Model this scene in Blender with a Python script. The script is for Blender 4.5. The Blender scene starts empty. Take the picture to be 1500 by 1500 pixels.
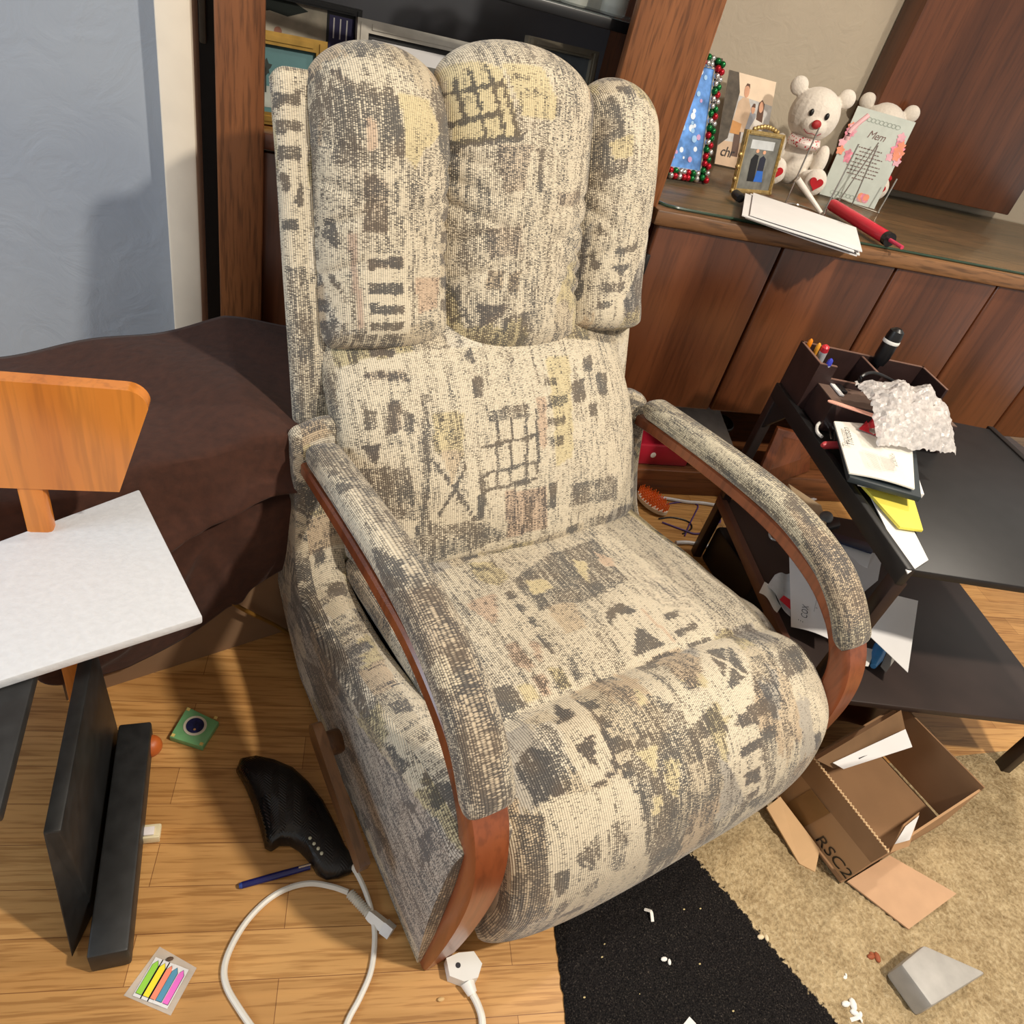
import bpy, bmesh, math, random
import numpy as np
from mathutils import Vector, Matrix
random.seed(7)
COL = bpy.context.scene.collection
PI = math.pi
def V(*a): return Vector(a)

# ------------------------------------------------------------------ camera
F = 1040.0; H = 1.2
vv = V(-390, 1330, F); vx = V(3119, 101, F)
cZ = -vv.normalized()
cX = (vx - cZ*vx.dot(cZ)).normalized()
cY = cZ.cross(cX)
CAM = V(0, 0, H)
def ray(u, v):
    c = V(u-750, v-750, F).normalized()
    return V(cX.dot(c), cY.dot(c), cZ.dot(c))
def Wz(u, v, z=0.0):                 # where a sight line meets the level z
    r = ray(u, v); return CAM + r*((z-H)/r.z)
def Wy(u, v, y):                     # ... meets a wall plane y
    r = ray(u, v); return CAM + r*(y/r.y)
cam = bpy.data.cameras.new('camera'); co = bpy.data.objects.new('camera', cam); COL.objects.link(co)
right = V(cX.x, cY.x, cZ.x); down = V(cX.y, cY.y, cZ.y); fwd = V(cX.z, cY.z, cZ.z)
M = Matrix(((right.x, -down.x, -fwd.x), (right.y, -down.y, -fwd.y), (right.z, -down.z, -fwd.z))).to_4x4()
M.translation = CAM; co.matrix_world = M
cam.sensor_fit = 'HORIZONTAL'; cam.sensor_width = 36; cam.lens = F/1500*36; cam.clip_start = 0.02
bpy.context.scene.camera = co

# ------------------------------------------------------------------ materials
def new_mat(name):
    m = bpy.data.materials.new(name); m.use_nodes = True
    nt = m.node_tree; return m, nt, nt.nodes['Principled BSDF']
def N(nt, t, **kw):
    n = nt.nodes.new(t)
    for k, v in kw.items():
        if k[0] == 'i' and k[1:].isdigit(): n.inputs[int(k[1:])].default_value = v
        elif k in n.inputs.keys(): n.inputs[k].default_value = v
        else: setattr(n, k, v)
    return n
def math_n(nt, op, a, b=None, c=None, clamp=False):
    n = nt.nodes.new('ShaderNodeMath'); n.operation = op; n.use_clamp = clamp
    for i, x in enumerate((a, b, c)):
        if x is None: continue
        if isinstance(x, (int, float)): n.inputs[i].default_value = x
        else: nt.links.new(x, n.inputs[i])
    return n.outputs[0]
def ramp(nt, fac, stops):
    n = nt.nodes.new('ShaderNodeValToRGB'); e = n.color_ramp.elements
    while len(e) < len(stops): e.new(0.5)
    for k, (p, c) in zip(e, stops): k.position = p; k.color = (*c, 1)
    nt.links.new(fac, n.inputs[0]); return n.outputs[0]
def mixc(nt, fac, a, b, blend='MIX'):
    n = nt.nodes.new('ShaderNodeMix'); n.data_type = 'RGBA'; n.blend_type = blend
    for s, x in ((n.inputs[0], fac), (n.inputs[6], a), (n.inputs[7], b)):
        if isinstance(x, (int, float)): s.default_value = x
        elif isinstance(x, tuple): s.default_value = (*x, 1)
        else: nt.links.new(x, s)
    return n.outputs[2]
def S(r, g, b):                       # sRGB 0-255 -> linear
    f = lambda c: (c/255/12.92) if c/255 <= .04045 else ((c/255+.055)/1.055)**2.4
    return (f(r), f(g), f(b))
MATS = {}
def plain(name, c, rough=.6, metal=0., noise=.12, nscale=30., bump=0., coat=0., emis=None, spec=.5, trans=0., alpha=1.):
    if name in MATS: return MATS[name]
    m, nt, b = new_mat(name); c = S(*c)
    tc = N(nt, 'ShaderNodeTexCoord')
    nz = N(nt, 'ShaderNodeTexNoise', Scale=nscale, Detail=4.0)
    nt.links.new(tc.outputs['Object'], nz.inputs['Vector'])
    col = ramp(nt, nz.outputs[0], [(.3, tuple(x*(1-noise) for x in c)), (.7, tuple(min(1, x*(1+noise)) for x in c))])
    nt.links.new(col, b.inputs['Base Color'])
    b.inputs['Roughness'].default_value = rough; b.inputs['Metallic'].default_value = metal
    b.inputs['Coat Weight'].default_value = coat; b.inputs['Specular IOR Level'].default_value = spec
    b.inputs['Transmission Weight'].default_value = trans; b.inputs['Alpha'].default_value = alpha
    if bump:
        bp = N(nt, 'ShaderNodeBump', Strength=bump, Distance=.003)
        nt.links.new(nz.outputs[0], bp.inputs['Height']); nt.links.new(bp.outputs[0], b.inputs['Normal'])
    MATS[name] = m; return m
def wood(name, c1, c2, axis='Z', scale=9., rough=.38, lines=.5, coat=.15, rot=None):
    if name in MATS: return MATS[name]
    m, nt, b = new_mat(name)
    tc = N(nt, 'ShaderNodeTexCoord')
    mp = N(nt, 'ShaderNodeMapping')
    st = {'X': (.07, 1, 1), 'Y': (1, .07, 1), 'Z': (1, 1, .07)}[axis]
    mp.inputs['Scale'].default_value = st
    if rot: mp.inputs['Rotation'].default_value = rot
    nt.links.new(tc.outputs['Object'], mp.inputs['Vector'])
    n1 = N(nt, 'ShaderNodeTexNoise', Scale=scale, Detail=5.0, Distortion=.6)
    n2 = N(nt, 'ShaderNodeTexNoise', Scale=scale*14, Detail=3.0)
    for n in (n1, n2): nt.links.new(mp.outputs[0], n.inputs['Vector'])
    c1, c2 = S(*c1), S(*c2)
    base = ramp(nt, n1.outputs[0], [(.3, c1), (.68, c2)])
    ln = ramp(nt, n2.outputs[0], [(.36, (1-lines,)*3), (.52, (1, 1, 1))])
    col = mixc(nt, 1.0, base, ln, 'MULTIPLY')
    nt.links.new(col, b.inputs['Base Color']); b.inputs['Roughness'].default_value = rough
    b.inputs['Coat Weight'].default_value = coat; b.inputs['Coat Roughness'].default_value = .25
    bp = N(nt, 'ShaderNodeBump', Strength=.15, Distance=.001)
    nt.links.new(n2.outputs[0], bp.inputs['Height']); nt.links.new(bp.outputs[0], b.inputs['Normal'])
    MATS[name] = m; return m

def fabric_mat():
    m, nt, b = new_mat('patchwork_chenille')
    uv = N(nt, 'ShaderNodeUVMap', uv_map='UVMap'); sp = N(nt, 'ShaderNodeSeparateXYZ')
    nt.links.new(uv.outputs[0], sp.inputs[0])
    at = N(nt, 'ShaderNodeAttribute', attribute_name='pat')
    P = 0.0036
    ru = math_n(nt, 'DIVIDE', sp.outputs[0], P)
    fl = math_n(nt, 'FLOOR', ru); fr = math_n(nt, 'FRACT', ru)
    prof = math_n(nt, 'SINE', math_n(nt, 'MULTIPLY', fr, PI))              # rounded rib
    cmb = N(nt, 'ShaderNodeCombineXYZ')
    nt.links.new(math_n(nt, 'MULTIPLY', fl, 13.37), cmb.inputs[0])
    nt.links.new(math_n(nt, 'DIVIDE', sp.outputs[1], .0019), cmb.inputs[1])
    n1 = N(nt, 'ShaderNodeTexNoise', Scale=1.0, Detail=1.5, Roughness=.6); nt.links.new(cmb.outputs[0], n1.inputs['Vector'])
    cm2 = N(nt, 'ShaderNodeCombineXYZ')
    nt.links.new(math_n(nt, 'MULTIPLY', fl, 7.77), cm2.inputs[0])
    nt.links.new(math_n(nt, 'DIVIDE', sp.outputs[1], .045), cm2.inputs[1])
    n2 = N(nt, 'ShaderNodeTexNoise', Scale=1.0, Detail=2.0); nt.links.new(cm2.outputs[0], n2.inputs['Vector'])
    nn = math_n(nt, 'ADD', math_n(nt, 'MULTIPLY', n1.outputs[0], .66), math_n(nt, 'MULTIPLY', n2.outputs[0], .34))
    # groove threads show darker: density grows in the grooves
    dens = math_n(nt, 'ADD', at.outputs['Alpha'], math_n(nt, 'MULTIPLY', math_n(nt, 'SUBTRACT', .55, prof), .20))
    thr = N(nt, 'ShaderNodeMapRange'); thr.inputs[1].default_value = 0; thr.inputs[2].default_value = 1
    thr.inputs[3].default_value = .34; thr.inputs[4].default_value = .68
    nt.links.new(dens, thr.inputs[0])
    d = math_n(nt, 'SUBTRACT', thr.outputs[0], nn)
    mask = math_n(nt, 'MULTIPLY_ADD', d, 9.0, .5, clamp=True)
    big = N(nt, 'ShaderNodeTexNoise', Scale=16.0, Detail=1.0); nt.links.new(uv.outputs[0], big.inputs['Vector'])
    dark = ramp(nt, big.outputs[0], [(.42, S(58, 59, 64)), (.6, S(82, 72, 65))])
    fine = ramp(nt, n1.outputs[0], [(.3, (.86, .86, .86)), (.65, (1.06, 1.06, 1.06))])
    light = mixc(nt, 1.0, at.outputs['Color'], fine, 'MULTIPLY')
    col = mixc(nt, math_n(nt, 'MULTIPLY', mask, .86), light, dark)
    g = math_n(nt, 'MULTIPLY_ADD', prof, .30, .74)  # yarn colour dimmed in the grooves, occlusion-like shade painted in
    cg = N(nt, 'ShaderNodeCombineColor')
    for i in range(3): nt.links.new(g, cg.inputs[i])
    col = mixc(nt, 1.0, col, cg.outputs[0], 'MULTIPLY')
    nt.links.new(col, b.inputs['Base Color'])
    b.inputs['Roughness'].default_value = .95; b.inputs['Specular IOR Level'].default_value = .15
    b.inputs['Sheen Weight'].default_value = .25; b.inputs['Sheen Roughness'].default_value = .5
    hgt = math_n(nt, 'ADD', prof, math_n(nt, 'MULTIPLY', n1.outputs[0], .8))
    bp = N(nt, 'ShaderNodeBump', Strength=.55, Distance=.0016)
    nt.links.new(hgt, bp.inputs['Height']); nt.links.new(bp.outputs[0], b.inputs['Normal'])
    return m
FABRIC = fabric_mat()

# ------------------------------------------------------------------ geometry helpers
ROOTM = {}
def tag(o, label=None, cat=None, group=None, kind=None):
    if label: o['label'] = label
    if cat: o['category'] = cat
    if group: o['group'] = group
    if kind: o['kind'] = kind
    return o
def thing(name, label, cat, loc, rz=0., group=None):
    o = bpy.data.objects.new(name, None); COL.objects.link(o); o.empty_display_size = .05
    o.location = loc; o.rotation_euler = (0, 0, rz)
    ROOTM[o.name] = Matrix.Translation(Vector(loc)) @ Matrix.Rotation(rz, 4, 'Z')
    return tag(o, label, cat, group)
def link(name, me, parent=None, loc=None):
    o = bpy.data.objects.new(name, me); COL.objects.link(o)
    if parent is not None:
        o.parent = parent; ROOTM[o.name] = ROOTM[parent.name]
    else:
        o.location = loc or (0, 0, 0); ROOTM[o.name] = Matrix.Translation(Vector(loc or (0, 0, 0)))
    return o
class G:
    """a mesh written in world coordinates, several materials allowed"""
    def __init__(s): s.v = []; s.f = []; s.m = []; s.mats = []
    def add(s, geo, mat, mtx=None):
        vs, fs = geo; b = len(s.v)
        if mtx is not None: vs = [mtx @ Vector(p) for p in vs]
        s.v += [Vector(p) for p in vs]; s.f += [tuple(i+b for i in f) for f in fs]
        if mat not in s.mats: s.mats.append(mat)
        s.m += [s.mats.index(mat)]*len(fs); return s
    def build(s, name, parent=None, smooth=35, loc=None):
        me = bpy.data.meshes.new(name)
        if parent is not None:
            inv = ROOTM[parent.name].inverted(); pts = [inv @ p for p in s.v]
        else:
            if loc is None:
                xs = [p.x for p in s.v]; ys = [p.y for p in s.v]
                loc = V((min(xs)+max(xs))/2, (min(ys)+max(ys))/2, min(p.z for p in s.v))
            pts = [p-Vector(loc) for p in s.v]
        me.from_pydata([tuple(p) for p in pts], [], s.f)
        for m in s.mats: me.materials.append(m)
        me.polygons.foreach_set('material_index', s.m)
        bm = bmesh.new(); bm.from_mesh(me); bmesh.ops.recalc_face_normals(bm, faces=bm.faces); bm.to_mesh(me); bm.free()
        if smooth:
            me.polygons.foreach_set('use_smooth', [True]*len(me.polygons))
            me.set_sharp_from_angle(angle=math.radians(smooth))
        me.update()
        return link(name, me, parent, loc)
def one(name, geo, mat, parent=None, smooth=35):
    return G().add(geo, mat).build(name, parent, smooth)
def bmgeo(bm):
    bm.verts.ensure_lookup_table(); bm.verts.index_update()
    r = ([v.co.copy() for v in bm.verts], [tuple(v.index for v in f.verts) for f in bm.faces]); bm.free(); return r
def box(c, s, bev=0., mtx=None, seg=2):
    bm = bmesh.new(); bmesh.ops.create_cube(bm, size=1)
    for v in bm.verts: v.co = Vector((v.co.x*s[0], v.co.y*s[1], v.co.z*s[2]))
    if bev: bmesh.ops.bevel(bm, geom=bm.edges[:], offset=bev, segments=seg, affect='EDGES', profile=.5)
    for v in bm.verts:
        v.co = v.co + Vector(c)
        if mtx is not None: v.co = mtx @ v.co
    return bmgeo(bm)
def hexa(p, bev=0.):
    """8 corners: bottom ring 0-3, top ring 4-7"""
    bm = bmesh.new(); vs = [bm.verts.new(Vector(q)) for q in p]
    for f in ((3, 2, 1, 0), (4, 5, 6, 7), (0, 1, 5, 4), (1, 2, 6, 5), (2, 3, 7, 6), (3, 0, 4, 7)): bm.faces.new([vs[i] for i in f])
    if bev: bmesh.ops.bevel(bm, geom=bm.edges[:], offset=bev, segments=2, affect='EDGES', profile=.5)
    return bmgeo(bm)
def slab(quad, n, th, bev=0.):
    """a plate: quad corners and thickness th along n"""
    n = Vector(n).normalized()*th; q = [Vector(p) for p in quad]
    return hexa(q+[p+n for p in q], bev)
def catmull(pts, k=6):
    pts = [Vector(p) for p in pts]; out = []
    for i in range(len(pts)-1):
        p0 = pts[max(i-1, 0)]; p1 = pts[i]; p2 = pts[i+1]; p3 = pts[min(i+2, len(pts)-1)]
        for j in range(k):
            t = j/k
            out.append(.5*((2*p1)+(p2-p0)*t+(2*p0-5*p1+4*p2-p3)*t*t+(3*p1-p0-3*p2+p3)*t**3))
    out.append(pts[-1]); return out
def tube(pts, r, n=8, smooth=0, flat=1.0):
    pts = catmull(pts, smooth) if smooth else [Vector(p) for p in pts]
    vs = []; fs = []; up = V(0, 0, 1); m = len(pts)
    for i, p in enumerate(pts):
        d = (pts[min(i+1, m-1)]-pts[max(i-1, 0)]).normalized()
        a = d.cross(up)
        if a.length < .05: a = d.cross(V(1, 0, 0))
        a.normalize(); b = a.cross(d).normalized()
        rr = r[min(i, len(r)-1)] if isinstance(r, (list, tuple)) else r
        for k in range(n):
            t = 2*PI*k/n; vs.append(p+a*math.cos(t)*rr+b*math.sin(t)*rr*flat)
    for i in range(m-1):
        for k in range(n):
            fs.append((i*n+k, i*n+(k+1) % n, (i+1)*n+(k+1) % n, (i+1)*n+k))
    fs.append(tuple(range(n))[::-1]); fs.append(tuple((m-1)*n+k for k in range(n)))
    return vs, fs
def lathe(prof, n=24, mtx=None):
    vs = []; fs = []
    for r, z in prof:
        for k in range(n): vs.append(V(r*math.cos(2*PI*k/n), r*math.sin(2*PI*k/n), z))
    m = len(prof)
    for i in range(m-1):
        for k in range(n): fs.append((i*n+k, i*n+(k+1) % n, (i+1)*n+(k+1) % n, (i+1)*n+k))
    fs.append(tuple(range(n))[::-1]); fs.append(tuple((m-1)*n+k for k in range(n)))
    if mtx is not None: vs = [mtx @ p for p in vs]
    return vs, fs
def ellipsoid(c, r, n=20, m=12, mtx=None):
    vs = []; fs = []
    R3 = mtx if mtx is not None else Matrix.Identity(3)
    vs.append(Vector(c)+R3 @ V(0, 0, -r[2]))
    for i in range(1, m):
        a = -PI/2+PI*i/m
        for k in range(n):
            t = 2*PI*k/n
            vs.append(Vector(c)+R3 @ V(r[0]*math.cos(a)*math.cos(t), r[1]*math.cos(a)*math.sin(t), r[2]*math.sin(a)))
    vs.append(Vector(c)+R3 @ V(0, 0, r[2])); L = len(vs)-1
    for k in range(n):
        fs.append((0, 1+(k+1) % n, 1+k)); fs.append((L, 1+(m-2)*n+k, 1+(m-2)*n+(k+1) % n))
    for i in range(m-2):
        for k in range(n): fs.append((1+i*n+k, 1+i*n+(k+1) % n, 1+(i+1)*n+(k+1) % n, 1+(i+1)*n+k))
    return vs, fs
def prism(poly, o, a, b, n, th):
    """extrude a 2-D outline lying in plane o + a*x + b*y along n"""
    o, a, b, n = Vector(o), Vector(a), Vector(b), Vector(n).normalized()*th
    p = [o+a*x+b*y for x, y in poly]; k = len(p)
    vs = p+[q+n for q in p]
    return vs, [tuple(range(k))[::-1], tuple(range(k, 2*k))]+[(i, (i+1) % k, k+(i+1) % k, k+i) for i in range(k)]
def sheet(q, nu=8, nv=8, bend=None, th=.0008):
    """paper: bilinear patch through corners q (00,10,11,01) with an optional lift"""
    q = [Vector(p) for p in q]; vs = []; fs = []
    for s in (0, 1):
        for j in range(nv+1):
            for i in range(nu+1):
                u, v = i/nu, j/nv
                p = q[0]*(1-u)*(1-v)+q[1]*u*(1-v)+q[2]*u*v+q[3]*(1-u)*v
                if bend: p = p+bend(u, v)
                vs.append(p-V(0, 0, th*s))
    W = nu+1; T = W*(nv+1)
    for j in range(nv):
        for i in range(nu):
            a = j*W+i; fs.append((a, a+1, a+W+1, a+W)); fs.append((T+a+W, T+a+W+1, T+a+1, T+a))
    edge = [i for i in range(W)]+[j*W+nu for j in range(1, nv+1)]+[nv*W+i for i in range(nu-1, -1, -1)]+[j*W for j in range(nv-1, 0, -1)]
    for a, b in zip(edge, edge[1:]+edge[:1]): fs.append((b, a, a+T, b+T))
    return vs, fs
def text_geo(txt, o, a, b, size, lift=0., spacing=1., shear=0.):
    """flat lettering in plane o + a*x + b*y"""
    cu = bpy.data.curves.new('t', 'FONT'); cu.body = txt; cu.size = size; cu.resolution_u = 3; cu.space_character = spacing; cu.shear = shear
    ob = bpy.data.objects.new('t', cu); COL.objects.link(ob)
    me = bpy.data.meshes.new_from_object(ob)
    o, a, b = Vector(o), Vector(a).normalized(), Vector(b).normalized(); n = a.cross(b)
    vs = [o+a*v.co.x+b*v.co.y+n*lift for v in me.vertices]; fs = [tuple(p.vertices) for p in me.polygons]
    bpy.data.objects.remove(ob); bpy.data.meshes.remove(me); bpy.data.curves.remove(cu)
    return vs, fs
def flat(poly, o, a, b, lift=0.):
    o, a, b = Vector(o), Vector(a), Vector(b); n = a.cross(b).normalized()
    return [o+a*x+b*y+n*lift for x, y in poly], [tuple(range(len(poly)))]
def disc2(cx, cy, rx, ry=None, n=20): return [(cx+rx*math.cos(2*PI*k/n), cy+(ry or rx)*math.sin(2*PI*k/n)) for k in range(n)]
def rect2(x0, y0, x1, y1): return [(x0, y0), (x1, y0), (x1, y1), (x0, y1)]

# ------------------------------------------------------------------ common materials
OAK = wood('oak_stile', (112, 66, 36), (144, 90, 52), 'Z', 14, .42, .42)
WALNUT = wood('walnut_door', (72, 38, 21), (112, 64, 37), 'Z', 7, .30, .25, .3, rot=(0, .35, 0))
COUNTERW = wood('counter_wood', (110, 76, 48), (150, 108, 70), 'X', 9, .4, .5)
PLINTHW = wood('plinth_wood', (104, 62, 34), (136, 84, 48), 'X', 9, .45, .4)
ARMW = wood('arm_wood', (102, 50, 27), (138, 73, 40), 'Z', 7, .35, .25, .3)
LEVERW = wood('lever_wood', (82, 54, 32), (110, 76, 46), 'Y', 9, .4, .35, .2)
DARKW = plain('dark_cabinet_interior', (46, 40, 38), .3, noise=.25, nscale=5)
BLACK = plain('black_plastic', (18, 18, 20), .35)
BLACKM = plain('black_metal', (26, 25, 26), .45, noise=.2)
WHITEP = plain('white_plastic', (232, 230, 224), .4, noise=.03)
PAPER = plain('white_paper', (224, 222, 221), .8, noise=.03, nscale=12)
INK = plain('ink', (52, 50, 54), .8)
CARD = plain('cardboard', (172, 134, 96), .85, noise=.07, nscale=12)
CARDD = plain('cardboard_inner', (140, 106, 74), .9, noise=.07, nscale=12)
GOLD = plain('gold_frame', (176, 140, 72), .3, .85, noise=.2)
SILVER = plain('silver_frame', (196, 190, 178), .28, .5, noise=.12)
CHROME = plain('chrome', (190, 186, 178), .22, 1.0, noise=.03)
RED = plain('red_plastic', (196, 38, 52), .4, noise=.05)

# ================================================================== SETTING
def floor_mat():
    m, nt, b = new_mat('oak_laminate')
    tc = N(nt, 'ShaderNodeTexCoord'); mp = N(nt, 'ShaderNodeMapping'); mp.inputs['Rotation'].default_value = (0, 0, math.radians(6))
    nt.links.new(tc.outputs['Object'], mp.inputs['Vector'])
    br = N(nt, 'ShaderNodeTexBrick', Scale=1.0); br.offset = .37
    br.inputs['Brick Width'].default_value = .55; br.inputs['Row Height'].default_value = .066
    br.inputs['Mortar Size'].default_value = .0006; br.inputs['Mortar Smooth'].default_value = .3; br.inputs['Bias'].default_value = 0
    br.inputs['Color1'].default_value = (*S(182, 134, 78), 1); br.inputs['Color2'].default_value = (*S(204, 156, 96), 1)
    br.inputs['Mortar'].default_value = (*S(128, 84, 46), 1)
    nt.links.new(mp.outputs[0], br.inputs['Vector'])
    m2 = N(nt, 'ShaderNodeMapping'); m2.inputs['Scale'].default_value = (.05, 1, 1); nt.links.new(mp.outputs[0], m2.inputs['Vector'])
    n1 = N(nt, 'ShaderNodeTexNoise', Scale=34.0, Detail=4.0, Distortion=.9); nt.links.new(m2.outputs[0], n1.inputs['Vector'])
    n2 = N(nt, 'ShaderNodeTexNoise', Scale=210.0, Detail=3.0); nt.links.new(m2.outputs[0], n2.inputs['Vector'])
    g1 = ramp(nt, n1.outputs[0], [(.32, (.82, .78, .70)), (.5, (.98, .97, .95)), (.68, (1.08, 1.06, 1.02))])
    g2 = ramp(nt, n2.outputs[0], [(.38, (.72, .66, .58)), (.52, (1, 1, 1))])
    col = mixc(nt, 1.0, mixc(nt, .9, br.outputs[0], g1, 'MULTIPLY'), g2, 'MULTIPLY')
    nt.links.new(col, b.inputs['Base Color']); b.inputs['Roughness'].default_value = .42
    bp = N(nt, 'ShaderNodeBump', Strength=.12, Distance=.001); nt.links.new(n2.outputs[0], bp.inputs['Height']); nt.links.new(bp.outputs[0], b.inputs['Normal'])
    return m
def wall_mat(name, c, c2, sc=14.):
    m, nt, b = new_mat(name)
    tc = N(nt, 'ShaderNodeTexCoord')
    n1 = N(nt, 'ShaderNodeTexNoise', Scale=sc, Detail=6.0, Distortion=2.5); nt.links.new(tc.outputs['Object'], n1.inputs['Vector'])
    n2 = N(nt, 'ShaderNodeTexNoise', Scale=2.2, Detail=2.0); nt.links.new(tc.outputs['Object'], n2.inputs['Vector'])
    nt.links.new(ramp(nt, n2.outputs[0], [(.35, S(*c)), (.65, S(*c2))]), b.inputs['Base Color'])
    b.inputs['Roughness'].default_value = .8
    bp = N(nt, 'ShaderNodeBump', Strength=.45, Distance=.006); nt.links.new(n1.outputs[0], bp.inputs['Height']); nt.links.new(bp.outputs[0], b.inputs['Normal'])
    return m
D = 1.583; YW = 2.42; ZC = .832
tag(one('floor', box((.6, .6, -.02), (6.4, 4.6, .04)), floor_mat()), kind='structure')
WALLB = wall_mat('textured_plaster', (176, 164, 146), (190, 178, 158))
tag(one('wall_back', box((1.55, YW+.04, 1.3), (3.6, .08, 2.6)), WALLB), kind='structure')
GREYW = wall_mat('grey_plaster', (148, 156, 168), (162, 169, 178), 9.)
xl0 = Wy(224, 0, 1.62).x; xl1 = Wy(279, 0, 1.62).x
tag(one('wall_left', box(((-2.4+xl0)/2, 1.70, 1.3), (2.4+xl0, .08, 2.6)), GREYW), kind='structure')
TRIMM = plain('white_trim_paint', (240, 228, 208), .55, noise=.06, nscale=9, bump=.4)
tag(one('trim_1', box(((xl0+xl1)/2, 1.68, 1.3), (xl1-xl0, .12, 2.6), .006), TRIMM), kind='structure')
g = G().add(box((-.17, 2.0, 1.3), (.12, .03, 2.6)), plain('gap_shade', (40, 34, 32), .5))  # dark slab added to give the gap beside the cabinet its shade
g.add(box((Wy(300, 150, 1.96).x, 1.97, 1.75), (.014, .02, 1.7), .004), plain('gap_sliver', (120, 110, 96), .6))  # pale upright sliver inside the dark gap
tag(g.build('gap_shade_panel'), kind='structure')
tag(one('ceiling', box((.6, .6, 2.62), (6.4, 4.6, .04)), plain('ceiling_paint', (225, 220, 210), .9)), kind='structure')

# ================================================================== WALL UNIT
def arch():
    t = thing('display_cabinet', 'tall oak display cabinet with open glass shelf behind the recliner', 'cabinet', (.35, D+.2, 0))
    one('stile', box((-.086, D+.012, 1.3), (.085, .028, 2.5), .004), OAK, t)
    one('stile', box((.727, D+.012, 1.7), (.178, .028, 1.74), .004), OAK, t)
    one('side_panel', box((-.115, D+.31, 1.3), (.02, .56, 2.5)), wood('side_w', (92, 50, 28), (122, 72, 40)), t)
    one('side_panel', box((.80, D+.31, 1.7), (.02, .56, 1.74)), MATS['side_w'], t)
    g = G().add(box((.34, D+.53, 1.7), (.92, .015, 1.74)), plain('smoked_back', (110, 112, 118), .22, noise=.2, nscale=3))
    g.build('back_panel', t)
    one('base_shelf', box((.34, D+.27, ZC-.018), (.90, .52, .03), .003), WALNUT, t)
    one('base_front', box((.34, D+.03, ZC/2-.02), (.78, .02, ZC-.04), .004), WALNUT, t)
    glass = plain('shelf_glass', (150, 160, 155), .05, noise=.02, alpha=.35)
    one('glass_shelf', box((.34, D+.30, 1.147), (.90, .46, .008)), glass, t)
    one('shelf_rail', box((.34, D+.07, 1.14), (.90, .012, .02), .002), BLACK, t)
arch()
def lowcab():
    t = thing('sideboard', 'long walnut sideboard with flat doors and open foot shelf beside the recliner', 'cabinet', (1.6, D+.25, 0))
    x0, x1 = .815, 3.0
    one('countertop', box(((x0+x1)/2, (D+YW)/2-.002, ZC-.02), (x1-x0, YW-D+.02, .036), .006), COUNTERW, t)
    one('carcass', G().add(box(((x0+x1)/2, D+.32, .545), (x1-x0, .54, .50)), WALNUT).v and box(((x0+x1)/2, D+.32, .55), (x1-x0, .54, .50)), WALNUT, t)
    one('foot_shelf', box(((x0+x1)/2, D+.30, .085), (x1-x0, .56, .016)), PLINTHW, t)
    one('plinth', box(((x0+x1)/2, D+.012, .045), (x1-x0, .024, .09), .003), PLINTHW, t)
    one('back_board', box(((x0+x1)/2, D+.57, .2), (x1-x0, .02, .22)), plain('under_dark', (40, 30, 24), .7), t)
    edges = [.83, 1.192, 1.56, 1.93, 2.30, 2.67, 3.0]
    for a, b in zip(edges, edges[1:]):
        d = one('door', box(((a+b)/2, D+.012, .555), (b-a-.008, .026, .485), .008, seg=3), WALNUT, t)
    one('hinge', box((.832, D-.004, .70), (.012, .012, .05), .003), BLACKM, t)
    return t
lowcab()
gq = G().add(box((1.93, (D+YW)/2, ZC+.0015), (2.2, YW-D-.03, .006), .002), plain('cover_glass', (90, 110, 90), .04, noise=.02, alpha=.14))
y_ = D+.014; ge = [V(.832, YW-.05, ZC+.002), V(.832, y_+.05, ZC+.002), V(.835, y_+.025, ZC+.002), V(.85, y_+.007, ZC+.002), V(.88, y_, ZC+.002), V(1.4, y_, ZC+.002), V(3.02, y_, ZC+.002)]
gq.add(tube(ge, .0036, 6), plain('glass_edge', (44, 66, 52), .15)); g = gq.build('glass_cover')
tag(g, 'clear glass sheet with green edge laid over the sideboard top', 'glass sheet')
ZG = ZC+.005
q0 = Wy(1290, 140, YW-.10)
tag(one('wall_cabinet', box((q0.x+.40, YW-.055, 1.515), (.8, .10, 1.30), .004), WALNUT), 'dark brown wooden wall cabinet against back wall at right edge', 'cabinet')

# ================================================================== RECLINER
SC = .7275
LAT = V(.9553, .2956, 0).normalized(); FWD = V(LAT.y, -LAT.x, 0)
def CP(s, t, z): return LAT*s+FWD*t+V(0, 0, z)
RZ = math.atan2(LAT.y, LAT.x)
chair = thing('recliner', 'cream and grey patchwork fabric recliner with bentwood arms', 'armchair', CP(SC, -.6, 0), RZ)

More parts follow.
